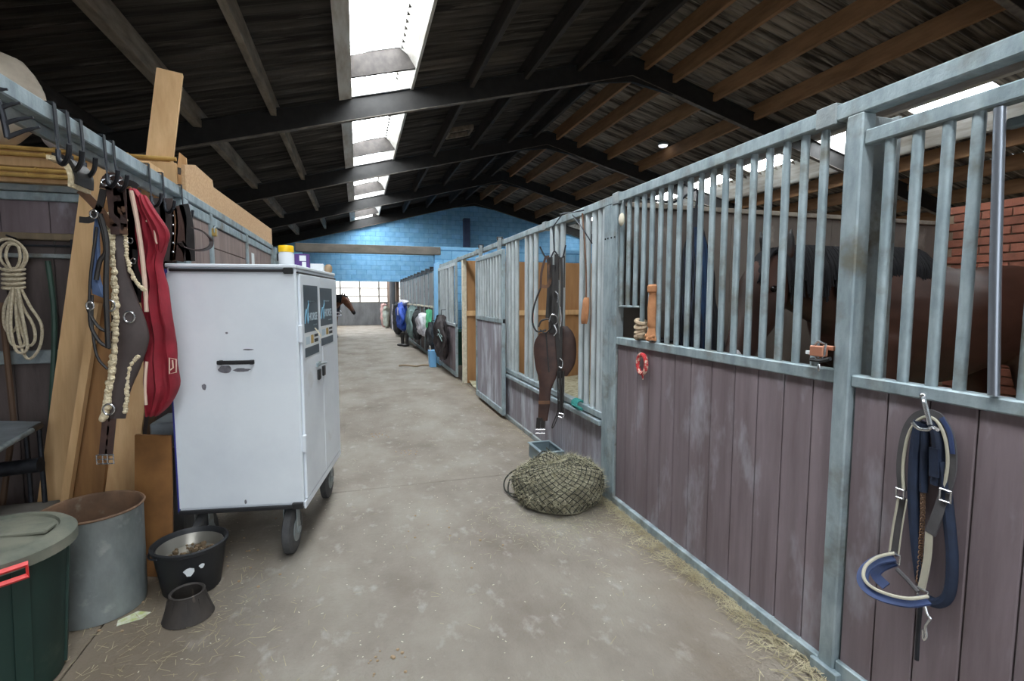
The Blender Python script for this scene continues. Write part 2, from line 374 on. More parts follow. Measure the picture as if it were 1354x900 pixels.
    def drape(s, stations, nrm, thick, folds=5, amp=0.012, n=28, seed=0, sub=4):
        """hanging cloth: stations (left point, right point) from top to bottom"""
        nrm = Vector(nrm).normalized(); st = [(Vector(a), Vector(b)) for a, b in stations]
        L = smooth([a for a, b in st], sub); R = smooth([b for a, b in st], sub); rings = []
        for i, (a, b) in enumerate(zip(L, R)):
            c = (a + b) / 2; h = (b - a) / 2; rg = []
            f = i / (len(L) - 1); th = thick(f) if callable(thick) else thick
            th *= min(1, 0.35 + 4 * f, 0.35 + 4 * (1 - f))
            for k in range(n):
                g = 2 * math.pi * k / n
                x = math.copysign(abs(math.cos(g)) ** 0.75, math.cos(g))
                p = c + h * x + nrm * th * math.sin(g)
                d = math.sin(folds * x * 2.2 + seed + 1.3 * math.sin(f * 3 + seed)) * amp + noise.noise(p * 7 + Vector((seed, 0, 0))) * amp * 1.4
                p += nrm * d * (1 if math.sin(g) >= 0 else -1) * abs(math.sin(g)) + h.normalized() * noise.noise(p * 9 + Vector((0, seed, 3))) * amp * 0.8
                rg.append(p)
            rings.append(rg)
        return s.loft(rings)
    def sphere(s, c, r, n=12, m=8):
        c = Vector(c); r = r if isinstance(r, (tuple, list)) else (r, r, r)
        pr = []
        vs = []; fs = []
        for i in range(1, m):
            p = math.pi * i / m
            for k in range(n):
                a = 2 * math.pi * k / n
                vs.append(c + Vector((r[0] * math.sin(p) * math.cos(a), r[1] * math.sin(p) * math.sin(a), r[2] * math.cos(p))))
        for i in range(m - 2):
            for k in range(n): fs.append((i * n + k, (i + 1) * n + k, (i + 1) * n + (k + 1) % n, i * n + (k + 1) % n))
        t = len(vs); vs += [c + Vector((0, 0, r[2])), c - Vector((0, 0, r[2]))]
        for k in range(n):
            fs.append((t, k, (k + 1) % n)); fs.append((t + 1, (m - 2) * n + (k + 1) % n, (m - 2) * n + k))
        return s.add(vs, fs)
    def mesh(s, name, m, org=Vector((0, 0, 0)), sm=False):
        me = bpy.data.meshes.new(name)
        me.from_pydata([tuple(p - org) for p in s.v], [], s.f)
        bm = bmesh.new(); bm.from_mesh(me); bmesh.ops.recalc_face_normals(bm, faces=bm.faces[:]); bm.to_mesh(me); bm.free()
        me.materials.append(M[m])
        if sm:
            me.shade_smooth()
            try: me.set_sharp_from_angle(angle=math.radians(40))
            except Exception: pass
        return me
    def build(s, name, m, parent=None, sm=False, label=None, kind=None, local=False):
        """one mesh object; verts are world coordinates unless local=True"""
        org = Vector((0, 0, 0))
        if parent is not None and not local:
            org = ORG.get(parent.name, Vector((0, 0, 0)))
        o = bpy.data.objects.new(name, s.mesh(name, m, org, sm))
        COL.objects.link(o)
        if parent is not None: o.parent = parent
        ORG[o.name] = org
        return tag(o, label, kind=kind)
    def top(s, name, m, label, cat, group=None, sm=False, kind=None):
        """a thing that is one mesh, origin at its base"""
        xs = [p.x for p in s.v]; ys = [p.y for p in s.v]; zs = [p.z for p in s.v]
        org = Vector(((min(xs) + max(xs)) / 2, (min(ys) + max(ys)) / 2, min(zs)))
        o = bpy.data.objects.new(name, s.mesh(name, m, org, sm)); o.location = org
        COL.objects.link(o); ORG[o.name] = org
        return tag(o, label, cat, group, kind)

def smooth(pts, sub=4, closed=False):
    pts = [Vector(p) for p in pts]; n = len(pts)
    if n < 3: return pts
    out = []
    for i in range(n if closed else n - 1):
        if closed: p0, p1, p2, p3 = pts[i - 1], pts[i], pts[(i + 1) % n], pts[(i + 2) % n]
        else: p0, p1, p2, p3 = pts[max(i - 1, 0)], pts[i], pts[i + 1], pts[min(i + 2, n - 1)]
        for k in range(sub):
            t = k / sub
            out.append(0.5 * ((2 * p1) + (p2 - p0) * t + (2 * p0 - 5 * p1 + 4 * p2 - p3) * t * t + (3 * p1 - p0 - 3 * p2 + p3) * t ** 3))
    if not closed: out.append(pts[-1])
    return out
def inst(name, me, loc, parent=None, rot=None):
    """another object of a shared mesh; loc in world coordinates"""
    o = bpy.data.objects.new(name, me); COL.objects.link(o)
    if parent is not None:
        o.parent = parent; o.location = Vector(loc) - ORG.get(parent.name, Vector((0, 0, 0)))
    else: o.location = loc
    if rot: o.rotation_euler = rot
    ORG[o.name] = Vector(loc)
    return o
def copy_tree(o, parent=None):
    c = o.copy(); COL.objects.link(c); c.parent = parent
    for ch in list(o.children): copy_tree(ch, c)
    return c
def text_part(txt, size, m, parent, origin, xdir, ydir, name='lettering', depth=0.0008, align='LEFT'):
    cu = bpy.data.curves.new(name, 'FONT'); cu.body = txt; cu.size = size; cu.align_x = align; cu.extrude = depth
    t = bpy.data.objects.new(name, cu); COL.objects.link(t)
    bpy.context.view_layer.update()
    me = bpy.data.meshes.new_from_object(t.evaluated_get(bpy.context.evaluated_depsgraph_get()))
    bpy.data.objects.remove(t)
    xd = Vector(xdir).normalized(); yd = Vector(ydir).normalized(); zd = xd.cross(yd)
    for v in me.vertices: v.co = Vector(origin) + xd * v.co.x + yd * v.co.y + zd * v.co.z
    me.materials.clear(); me.materials.append(M[m]); me.name = name
    o = bpy.data.objects.new(name, me); COL.objects.link(o); o.parent = parent
    return o

# ================================================================== THE SETTING
XR, XL = 1.78, -1.115            # planes of the right and left stall fronts
RIDGE, SLOPE = 5.0, 0.26
def zroof(X, z0): return z0 - SLOPE * abs(X - RIDGE)
Z_RAFTER, Z_PURLIN, Z_SHEET = 5.62, 5.98, 6.19
YF, YB = -4.5, 22.05              # front and far gable

# ---- floor: concrete slabs over a dark bed, joints open
floor = MB().box((-4.9, YF - 8, -0.25), (14.9, 31, -0.02)).build('floor', 'joint')
tag(floor, kind='structure')
ys = [-12.5, -0.4, 4.02, 8.3, 12.0, 15.4, 18.8, 22.05, 31.0]
xs = [-4.9, -1.16, 1.80, 14.9]
for i in range(len(ys) - 1):
    for j in range(3):
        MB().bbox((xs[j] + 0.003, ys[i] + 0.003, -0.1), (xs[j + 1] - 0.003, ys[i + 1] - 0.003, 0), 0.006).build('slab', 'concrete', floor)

# ---- ceiling: rafters, purlins, corrugated sheets, skylight strips
ceiling = struct('ceiling')
def rafter_mesh(side):
    mb_web, mb_fl = MB(), MB()
    X1 = -4.8 if side < 0 else 14.8
    a = lambda z0, y: Vector((RIDGE, y, z0)); b = lambda z0, y: Vector((X1, y, zroof(X1, z0)))
    def slab(mb, za, zb, h):
        mb.add([a(za, -h), b(za, -h), b(za, h), a(za, h), a(zb, -h), b(zb, -h), b(zb, h), a(zb, h)],
               [(0, 3, 2, 1), (4, 5, 6, 7), (0, 1, 5, 4), (1, 2, 6, 5), (2, 3, 7, 6), (3, 0, 4, 7)])
    slab(mb_web, Z_RAFTER + 0.012, Z_PURLIN - 0.02, 0.012)
    slab(mb_fl, Z_RAFTER, Z_RAFTER + 0.012, 0.045); slab(mb_web, Z_PURLIN - 0.012, Z_PURLIN, 0.045)
    return mb_web.mesh('rafter', 'steel_black'), mb_fl.mesh('flange', 'steel_dusty')
RM = {s: rafter_mesh(s) for s in (-1, 1)}
TRUSS = [-0.1, 4.3, 8.7, 13.1, 17.5, 21.93]
haunch = MB().prism([(RIDGE - 0.9, 0, zroof(RIDGE - 0.9, Z_RAFTER)), (RIDGE, 0, Z_RAFTER - 0.10), (RIDGE + 0.9, 0, zroof(RIDGE + 0.9, Z_RAFTER)),
                     (RIDGE, 0, Z_RAFTER + 0.02)], (0, 0.06, 0)).mesh('ridge_plate', 'steel_black')
for y in TRUSS:
    for s in (-1, 1):
        r = inst('rafter', RM[s][0], (0, y, 0), ceiling); f = inst('flange', RM[s][1], (0, y, 0), r)
        f.location = (0, 0, 0)
    inst('ridge_plate', haunch, (0, y - 0.03, 0), ceiling)
def purlin(X, w, m, dz=0.17, drop=0.0):
    z = zroof(X, Z_PURLIN) - drop
    return MB().bbox((X - w / 2, YF, z), (X + w / 2, YB, z + dz + drop), 0.006).build('purlin', m, ceiling)
for X in (4.62, 3.93, 2.92, 1.95): purlin(X, 0.075, 'purlin_black', drop=0.13)
for X in (-1.15, -2.19): purlin(X, 0.085 if X > -2 else 0.12, 'purlin_grey', drop=0.1)
for X in (-3.4, -4.5): purlin(X, 0.06, 'purlin_black')
for X in (5.3, 5.92, 6.85, 7.85, 8.85, 11.3, 12.25, 13.3, 14.3): purlin(X, 0.075, 'purlin_brown', drop=0.13)
# skylight strips: pale timber frames with splayed reveals, panes, dark crossbars
STRIPS = [dict(x0=0.0, x1=0.70, fl=[(-0.19, -0.02), (0.0, -0.02), (0.0, 0.23), (-0.19, 0.23)], fr=[(0.93, -0.02), (0.97, -0.02), (0.97, 0.2), (0.70, 0.24), (0.66, 0.24)],
               panes=[(YF, -0.1), (-0.1, 2.9), (2.9, 4.3), (4.3, 7.7), (7.7, 8.7), (8.7, 11.9), (11.9, 13.1), (13.1, 16.3), (16.3, 17.5), (17.5, 20.7), (20.7, 21.85)], bars=[2.9, 7.7, 11.9, 16.3, 20.7], bh=0.30),
          dict(x0=9.45, x1=10.25, fl=[(9.38, 0.0), (9.45, 0.0), (9.45, 0.24), (9.38, 0.24)], fr=[(10.78, -0.02), (10.84, -0.02), (10.84, 0.2), (10.30, 0.24), (10.25, 0.24)],
               panes=[(-2.2, -0.8), (0.4, 1.8), (2.6, 3.8), (5.75, 7.05), (7.85, 9.4), (10.0, 11.35), (12.1, 13.3), (14.5, 15.8), (16.8, 18.2), (19.2, 20.6)], bars=[], bh=0.2)]
for S in STRIPS:
    x0, x1 = S['x0'], S['x1']
    for key in ('fl', 'fr'):
        MB().prism([(x, YF, zroof(x, Z_PURLIN) + dz) for x, dz in S[key]], (0, YB - YF, 0)).build('skylight_frame', 'white_timber', ceiling)
    def strip_piece(a, b, up, th, name, m):
        z0 = zroof(x0, Z_SHEET) + up; z1 = zroof(x1, Z_SHEET) + up
        MB().add([(x0, a, z0), (x1, a, z1), (x1, b, z1), (x0, b, z0), (x0, a, z0 + th), (x1, a, z1 + th), (x1, b, z1 + th), (x0, b, z0 + th)],
                 [(0, 3, 2, 1), (4, 5, 6, 7), (0, 1, 5, 4), (1, 2, 6, 5), (2, 3, 7, 6), (3, 0, 4, 7)]).build(name, m, ceiling)
    prev = YF
    for a, b in S['panes']:
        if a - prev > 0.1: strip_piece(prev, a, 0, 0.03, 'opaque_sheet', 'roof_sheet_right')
        strip_piece(a + 0.02, b - 0.02, 0.02, 0.006, 'skylight_or_fill_pane', 'skylight'); prev = b
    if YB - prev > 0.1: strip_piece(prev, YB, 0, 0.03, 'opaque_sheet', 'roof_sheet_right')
    for y in S['bars']:
        za = zroof(x0, Z_SHEET) - S['bh']; zb = zroof(x1 + 0.22, Z_SHEET) - S['bh']
        MB().prism([(x0, y, za), (x1 + 0.2, y, zb), (x1, y, zb + S['bh']), (x0, y, za + S['bh'])], (0, 0.05, 0)).build('skylight_crossbar', 'purlin_black', ceiling)
    for y in TRUSS:
        za = zroof(x0, Z_PURLIN); zb = zroof(x1, Z_PURLIN)
        MB().prism([(x0, y - 0.03, za), (x1, y - 0.03, zb), (x1, y - 0.03, zb + 0.2), (x0, y - 0.03, za + 0.2)], (0, 0.06, 0)).build('skylight_crossbar', 'white_timber', ceiling)
# corrugated sheets, each its own piece
WAVE, NW = 0.177, 6
def sheet_mesh(xa, xb, lift, m):
    mb = MB(); n = NW * 8
    vs = []
    for i in range(n + 1):
        y = i * WAVE / 8; w = 0.034 * math.cos(2 * math.pi * i / 8) + lift
        vs += [(xa, y, zroof(xa, Z_SHEET) + w), (xb, y, zroof(xb, Z_SHEET) + w)]
    mb.add(vs, [(2 * i, 2 * i + 1, 2 * i + 3, 2 * i + 2) for i in range(n)])
    return mb.mesh('corrugated_sheet', m, sm=True)
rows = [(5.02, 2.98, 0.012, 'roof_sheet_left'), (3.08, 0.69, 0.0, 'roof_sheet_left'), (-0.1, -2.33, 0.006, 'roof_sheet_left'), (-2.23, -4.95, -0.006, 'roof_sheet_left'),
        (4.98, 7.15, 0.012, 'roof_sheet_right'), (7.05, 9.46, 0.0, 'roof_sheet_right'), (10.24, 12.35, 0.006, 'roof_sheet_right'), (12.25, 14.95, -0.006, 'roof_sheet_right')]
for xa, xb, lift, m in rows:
    me = sheet_mesh(xa, xb, lift, m)
    y = YF
    while y < YB:
        inst('corrugated_sheet', me, (0, y, 0), ceiling); y += WAVE * NW
MB().box((4.85, YF, Z_SHEET + 0.03), (5.15, YB, Z_SHEET + 0.06)).build('ridge_cap', 'steel_black', ceiling)
for s, X1 in ((-1, -4.85), (1, 14.85)):
    MB().prism([(RIDGE, YB - 0.075, Z_PURLIN - 0.02), (X1, YB - 0.075, zroof(X1, Z_PURLIN - 0.02)), (X1, YB - 0.075, zroof(X1, Z_SHEET)), (RIDGE, YB - 0.075, Z_SHEET)], (0, 0.03, 0)).build('eaves_board', 'purlin_black', ceiling)
# small square roof vent on the left slope
rv = MB()
for k in range(4):
    c = [(2.15, 11.95), (2.7, 11.95), (2.7, 12.45), (2.15, 12.45)]
    p, q = c[k], c[(k + 1) % 4]
    rv.obox((p[0], p[1], zroof(p[0], Z_SHEET - 0.08)), (q[0], q[1], zroof(q[0], Z_SHEET - 0.08)), 0.05, 0.1)
rv.build('roof_vent', 'purlin_grey', ceiling)

# ---- outer walls
def gable(y, th, name, m, hole):
    x0, x1 = -4.9, 14.9; hx0, hx1, hz = hole
    zt = lambda X: zroof(X, Z_SHEET) - 0.02
    mb = MB()
    mb.prism([(x0, y, 0), (hx0, y, 0), (hx0, y, zt(hx0)), (x0, y, zt(x0))], (0, th, 0))
    mb.prism([(hx1, y, 0), (x1, y, 0), (x1, y, zt(x1)), (RIDGE, y, zt(RIDGE)), (hx1, y, zt(hx1))], (0, th, 0))
    mb.prism([(hx0, y, hz), (hx1, y, hz), (hx1, y, zt(hx1)), (hx0, y, zt(hx0))], (0, th, 0))
    return tag(mb.build(name, m), kind='structure')
wall_far = gable(YB, 0.2, 'wall_far', 'blue_joint', (-1.25, 1.86, 2.24))
wall_front = gable(YF - 0.2, 0.2, 'wall_front', 'render_grey', (-2.4, 3.2, 3.7))
wall_left = tag(MB().box((-5.1, YF, 0), (-4.9, YB, 3.62)).build('wall_left', 'render_grey'), kind='structure')
wall_right = tag(MB().box((14.9, YF, 0), (15.1, YB, 3.62)).build('wall_right', 'render_grey'), kind='structure')
# painted blocks on the far gable
BLK = MB().bbox((-0.194, -0.012, -0.094), (0.194, 0.004, 0.094), 0.004).mesh('block', 'blue_block')
spots = []
for r in range(35):
    z = 2.37 + r * 0.2
    if z > 6.1: break
    for c in range(-12, 40):
        x = c * 0.4 + (0.2 if r % 2 else 0)
        if x < -4.6 or x > 14.6: continue
        if z + 0.1 > zroof(x - 0.2 if x < RIDGE else x + 0.2, Z_SHEET - 0.03): continue
        spots.append((x, z))
spots.sort(key=lambda p: abs(p[0] - 3.2) + 0.2 * abs(p[1] - 4))
for x, z in spots[:300]: inst('block', BLK, (x, YB, z), wall_far)
rest = MB()
for x, z in spots[300:]: rest.box((x - 0.194, YB - 0.012, z - 0.094), (x + 0.194, YB + 0.004, z + 0.094))
rest.build('block_rest', 'blue_block', wall_far, kind='stuff')
MB().bbox((-1.45, YB - 0.03, 2.20), (2.0, YB + 0.22, 2.27), 0.004).build('lintel', 'blue_block', wall_far)
MB().bbox((4.5, YB - 0.28, 2.4), (4.78, YB - 0.015, 4.95), 0.01).build('pilaster', 'pilaster_shade_blue', wall_far)

# cross wall of painted blocks with its pier, and the beam over the aisle
YC = 11.9
wall_cross = tag(MB().box((1.76, YC + 0.012, 0), (9.0, YC + 0.2, 2.68)).build('wall_cross', 'blue_joint'), kind='structure')
n = 0
for r in range(13):
    z = 0.105 + r * 0.2 + 0.0
    for c in range(0, 18):
        x = 1.96 + c * 0.4 - (0.2 if r % 2 else 0)
        if x - 0.2 < 1.70: x0, x1 = 1.762, x + 0.194
        else: x0, x1 = x - 0.194, x + 0.194
        if x1 > 9: continue
        if x - 0.2 >= 1.70 and abs(x1 - x0 - 0.388) < 1e-6:
            inst('block', BLK, (x, YC + 0.012, z), wall_cross)
        else:
            MB().bbox((x0, YC, z - 0.094), (x1, YC + 0.016, z + 0.094), 0.004).build('block', 'blue_block', wall_cross)
MB().bbox((1.74, YC - 0.002, 2.62), (9.0, YC + 0.22, 2.70), 0.004).build('coping', 'blue_block', wall_cross)
beam = tag(MB().bbox((-1.25, YC - 0.02, 2.505), (1.9, YC + 0.18, 2.69), 0.008).build('trim_1', 'grey_beam'), kind='structure')
wall_pier = tag(MB().bbox((-1.5, YC + 0.0, 0), (-1.12, YC + 0.2, 2.50), 0.006).build('wall_pier', 'blue_block'), kind='structure')

# red brick wall closing the near stall
XB = 5.25
wall_brick = tag(MB().box((XB + 0.01, -4.4, 0), (XB + 0.2, 3.42, 2.33)).build('wall_brick', 'mortar'), kind='structure')
BRK = MB().bbox((-0.012, -0.105, -0.0325), (0.006, 0.105, 0.0325), 0.004).mesh('brick', 'red_brick')
bs = []
for r in range(31):
    z = 0.045 + r * 0.075
    for c in range(36):
        y = 3.3 - c * 0.22 - (0.11 if r % 2 else 0)
        if y - 0.105 < -4.4: continue
        bs.append((y, z))
bs.sort(key=lambda p: -(p[0] * 0.6 + p[1]))
for y, z in bs[:220]: inst('brick', BRK, (XB, y, z), wall_brick)
rest = MB()
for y, z in bs[220:]: rest.box((XB - 0.012, y - 0.105, z - 0.0325), (XB + 0.006, y + 0.105, z + 0.0325))
rest.build('brick_rest', 'red_brick', wall_brick, kind='stuff')

# ---- the room beyond the far gable
YE = 29.1
wall_end = tag(MB().box((-4.9, YE, 0), (3.0, YE + 0.15, 1.25)).build('wall_end', 'dark_wall'), kind='structure')
for k in range(9):
    x = -3.4 + k * 0.55
    MB().bbox((x + 0.01, YE - 0.02, 0.02), (x + 0.54, YE + 0.01, 1.24), 0.004).build('panel', 'dark_wall', wall_end)
window_1 = tag(MB().box((-4.9, YE + 0.05, 1.25), (3.0, YE + 0.07, 4.4)).build('window_1', 'cladding'), kind='structure')
for k in range(5):
    x = -2.9 + k * 1.02
    MB().box((x - 0.04, YE - 0.02, 1.25), (x + 0.04, YE + 0.05, 4.2)).build('mullion', 'render_grey', window_1)
for z in (1.27, 1.62, 2.05, 2.6, 3.2):
    MB().box((-4.9, YE - 0.03, z - 0.025), (3.0, YE + 0.05, z + 0.025)).build('girt', 'render_grey', window_1)
for k in range(44):
    x = -2.4 + k * 0.095
    MB().box((x, YE + 0.035, 1.27), (x + 0.012, YE + 0.052, 4.2)).build('rib', 'cream', window_1)
wall_end_right = tag(MB().box((1.62, YB + 0.25, 0), (1.75, YE, 3.4)).build('wall_end_right', 'brown_panel'), kind='structure')
for k in range(4):
    MB().bbox((1.56, YB + 0.9 + k * 0.95, 0.02), (1.63, YB + 1.0 + k * 0.95, 3.3), 0.005).build('stud', 'dark_wall', wall_end_right)
wall_end_left = tag(MB().box((-4.9, YB + 0.2, 0), (-4.8, YE, 4.4)).build('wall_end_left', 'render_grey'), kind='structure')
ceiling_end = tag(MB().box((-4.9, YB + 0.21, 4.4), (3.0, YE + 0.2, 4.5)).build('ceiling_end', 'purlin_grey'), kind='structure')
for x in (-2.6, 0.2):
    MB().box((x, YB + 1.2, 4.37), (x + 0.9, YE - 0.8, 4.395)).build('skylight_or_fill_pane', 'skylight', ceiling_end)  # added glowing panes, out of view, to brighten the far floor

# ================================================================== STALL FRONTS, RIGHT
def bars(parent, X, ylist, z0, z1, r, m='galv'):
    me = MB().tube([(0, 0, z0), (0, 0, z1)], r, 10).mesh('bar', m, sm=True)
    for y in ylist: inst('bar', me, (X, y, 0), parent)
def planks(parent, X, edges, z0, z1, m, t=0.028, gap=0.004):
    for a, b in zip(edges[:-1], edges[1:]):
        a, b = sorted((a, b))
        MB().bbox((X - t / 2, a + gap / 2, z0), (X + t / 2, b - gap / 2, z1), 0.004).build('plank', m, parent)
def even(a, b, n): return [a + (b - a) * i / n for i in range(n + 1)]
def rail(parent, name, X, y0, y1, z0, z1, t=0.05, m='galv'):
    if name == 'stile': t += 0.006
    return MB().bbox((X - t / 2, y0, z0), (X + t / 2, y1, z1), 0.005).build(name, m, parent)

track = thing('sliding_door_track', 'long galvanised rail running along the top of the barred stall fronts', 'rail', (XR, 6, 2.165))
rail(track, 'rail', XR, 0.15, 11.88, 2.165, 2.225, 0.06)
for y in (1.52, 3.18, 4.6, 6.1, 7.5, 9.0, 11.0):
    MB().bbox((XR - 0.036, y, 2.155), (XR + 0.036, y + 0.09, 2.235), 0.004).build('clamp', 'galv_dull', track)

# near door with the headcollar on it
t = thing('stall_door', 'barred stall door of wide brown planks with the blue headcollar hanging on it', 'stall door', (XR, 0.8, 0))
rail(t, 'top_rail', XR, 0.2, 1.41, 2.048, 2.10); rail(t, 'mid_rail', XR, 0.2, 1.41, 1.17, 1.215); rail(t, 'bottom_rail', XR, 0.2, 1.41, 0.02, 0.09)
for y in (0.2, 0.62): rail(t, 'stile', XR, y, y + 0.04, 0.09, 2.05)
bars(t, XR, [1.33, 1.24, 1.15, 1.07, 0.91, 0.82, 0.73, 0.53, 0.43, 0.33], 1.2, 2.06, 0.017)
planks(t, XR + 0.005, [1.405, 1.28, 1.145, 1.01, 0.88, 0.75, 0.62, 0.5, 0.37, 0.24], 0.085, 1.175, 'plank')
MB().tube([(XR - 0.016, 1.012, 2.04), (XR - 0.03, 0.985, 1.6), (XR - 0.024, 0.968, 1.22)], 0.014, 10, sm=5).build('chrome_bar', 'chrome_dull', t, True, 'bent chrome bar')
rail(t, 'rear_top_rail', XR + 0.09, 0.2, 1.05, 2.0, 2.03, 0.03)

# post between the door and the fixed front
t = thing('stall_post', 'tall galvanised post between the near door and the long barred front', 'post', (XR, 1.44, 0))
MB().bbox((XR - 0.035, 1.41, 0), (XR + 0.03, 1.475, 2.165), 0.005).build('post', 'galv', t)
MB().bbox((XR + 0.03, 1.43, 1.18), (XR + 0.15, 1.465, 2.165), 0.004).build('web', 'galv_dull', t)
MB().bbox((XR + 0.13, 1.405, 1.18), (XR + 0.15, 1.49, 2.165), 0.003).build('rear_flange', 'galv_dull', t)
MB().bbox((XR - 0.05, 1.38, 0), (XR + 0.03, 1.5, 0.05), 0.004).build('foot', 'galv', t)

# long fixed front: 18 bars over plank boarding
t = thing('stall_screen', 'long barred stall front with small feed hatch and narrow purple-brown planks', 'stall front', (XR, 2.33, 0))
rail(t, 'mid_rail', XR, 1.475, 3.2, 1.172, 1.225); rail(t, 'bottom_rail', XR - 0.005, 1.475, 3.2, 0.0, 0.06, 0.06)
by = [3.18 - 0.0935 * k for k in range(18)]
bars(t, XR, by[3:], 1.22, 2.164, 0.0165); bars(t, XR, by[:3], 1.44, 2.164, 0.0165)
rail(t, 'hatch_sill', XR, 2.925, 3.2, 1.435, 1.45, 0.03); rail(t, 'end_stile', XR + 0.01, 1.475, 1.505, 1.22, 2.165, 0.03)
planks(t, XR + 0.005, [3.2, 3.07, 2.93, 2.79, 2.655, 2.52, 2.37, 2.2, 2.03, 1.88, 1.73, 1.585, 1.478], 0.055, 1.175, 'plank')
MB().bbox((XR + 0.05, 2.93, 1.2), (XR + 0.32, 3.2, 1.215), 0.003).build('feed_tray', 'dark_iron', t)

# wide channel post
t = thing('stall_post', 'broad galvanised channel post between the two barred fronts', 'post', (XR, 3.3, 0))
MB().bbox((XR - 0.03, 3.205, 0), (XR - 0.018, 3.3, 2.165), 0.003).build('plate', 'galv', t)
MB().bbox((XR - 0.03, 3.305, 0), (XR - 0.018, 3.395, 2.165), 0.003).build('plate', 'galv', t)
MB().bbox((XR - 0.018, 3.21, 0), (XR + 0.04, 3.39, 2.165), 0.003).build('core', 'galv_dull', t)
for y in (3.23, 3.28, 3.33, 3.37):
    MB().sphere((XR - 0.031, y, 1.93), 0.007, 8, 6).build('bolt', 'dark_iron', t, True)

# front with bars in groups and low boarding
t = thing('stall_screen', 'stall front with grouped upright bars down to low whitish planks', 'stall front', (XR, 4.7, 0))
CB = [5.98, 5.87, 5.74, 5.6, 5.25, 5.1, 4.95, 4.5, 4.37, 4.24, 3.83, 3.72, 3.6, 3.5, 3.43]
bars(t, XR, CB, 0.62, 2.164, 0.024, 'pale_metal')
rail(t, 'mid_rail', XR, 3.4, 6.05, 0.585, 0.635, 0.06); rail(t, 'lower_rail', XR - 0.02, 3.4, 6.05, 0.53, 0.57, 0.06); rail(t, 'bottom_rail', XR, 3.4, 6.05, 0, 0.05, 0.06, 'galv_dull')
planks(t, XR + 0.005, even(3.4, 6.05, 13), 0.045, 0.535, 'plank_worn')

# sliding door standing ahead of the track
XD = 1.705
t = thing('sliding_stall_door', 'sliding stall door with close-set bars above pale worn planks', 'stall door', (XD, 6.6, 0))
rail(t, 'top_rail', XD, 5.89, 7.34, 2.03, 2.09, 0.04); rail(t, 'mid_rail', XD, 5.89, 7.34, 1.19, 1.25, 0.04); rail(t, 'bottom_rail', XD, 5.89, 7.34, 0.05, 0.13, 0.045)
for y in (5.89, 7.29): rail(t, 'stile', XD, y, y + 0.05, 0.13, 2.03, 0.04)
bars(t, XD, even(6.06, 7.2, 8), 1.25, 2.03, 0.019, 'pale_metal')
planks(t, XD + 0.004, even(5.94, 7.29, 10), 0.13, 1.19, 'plank_worn', 0.024)
for y in (6.1, 7.1):
    r = MB().bbox((XD - 0.012, y, 2.09), (XD + 0.03, y + 0.06, 2.25), 0.003).build('hanger', 'galv_dull', t)
    MB().tube([(XD - 0.02, y + 0.03, 2.24), (XD + 0.05, y + 0.03, 2.24)], 0.025, 12).build('roller', 'dark_iron', r, True)

# plywood partition behind it, open doorway beside
t = thing('stall_partition', 'tan plywood partition inside the open stall behind the sliding door', 'partition', (3.5, 8.7, 0))
for k in range(3):
    x0 = 1.84 + k * 1.15
    MB().bbox((x0, 8.70, 1.27), (x0 + 1.14, 8.72, 2.15), 0.002).build('panel', 'plywood', t)
    MB().bbox((x0, 8.70, 0.0), (x0 + 1.14, 8.72, 1.2), 0.002).build('panel', 'plywood', t)
MB().bbox((1.82, 8.66, 1.19), (5.24, 8.72, 1.28), 0.004).build('batten', 'pine', t)
MB().bbox((1.76, 8.66, 0), (1.83, 8.76, 2.165), 0.004).build('end_post', 'cream', t)
t = thing('stall_partition', 'tan plywood partition closing the back of the low-planked stall', 'partition', (5.22, 6, 0))
for k in range(4):
    y0 = 3.44 + k * 1.3
    MB().bbox((5.20, y0, 1.27), (5.23, y0 + 1.29, 2.15), 0.002).build('panel', 'plywood', t)
    MB().bbox((5.20, y0, 0.0), (5.23, y0 + 1.29, 1.2), 0.002).build('panel', 'partition', t)
MB().bbox((5.17, 3.44, 1.19), (5.24, 8.64, 1.28), 0.004).build('batten', 'pine', t)

# dark plank partition between the horse's stall and the next
t = thing('stall_partition', 'weathered grey-brown plank partition behind the horse and the hanging hay net', 'partition', (3.5, 3.35, 0))
for k in range(10):
    x0 = 1.83 + k * 0.341
    MB().bbox((x0 + 0.002, 3.36, 0), (x0 + 0.339, 3.395, 2.165), 0.003).build('plank', 'partition', t)
MB().bbox((1.83, 3.33, 2.165), (5.24, 3.42, 2.20), 0.004).build('cap_rail', 'purlin_grey', t)
t = thing('stall_partition', 'plank partition on the near side of the horse stall', 'partition', (3.5, -0.4, 0))
for k in range(10):
    x0 = 1.83 + k * 0.341
    MB().bbox((x0 + 0.002, 0.1, 0), (x0 + 0.339, 0.135, 2.165), 0.003).build('plank', 'partition', t)

# second sliding door, then the far fronts beyond the pier
XF = 1.735
t = thing('sliding_stall_door', 'sliding stall door with pale bars above a brown board, beside the blue pier', 'stall door', (XF, 10, 0))
rail(t, 'top_rail', XF, 9.1, 11.15, 2.09, 2.15, 0.04, 'pale_metal'); rail(t, 'mid_rail', XF, 9.1, 11.15, 0.97, 1.03, 0.04, 'pale_metal'); rail(t, 'bottom_rail', XF, 9.1, 11.15, 0.05, 0.13, 0.045)
for y in (9.1, 11.1): rail(t, 'stile', XF, y, y + 0.05, 0.13, 2.09, 0.04)
bars(t, XF, [9.5, 9.75, 10.1, 10.4, 10.55, 10.8], 1.03, 2.09, 0.03, 'pale_metal')
planks(t, XF + 0.004, even(9.15, 11.1, 5), 0.13, 0.97, 'plank', 0.024, 0.002)
MB().bbox((XR - 0.04, 11.2, 0), (XR + 0.05, 11.9, 2.3), 0.005).top('blue_pier', 'blue_block', 'narrow blue painted pier at the end of the near stall row', 'pier')

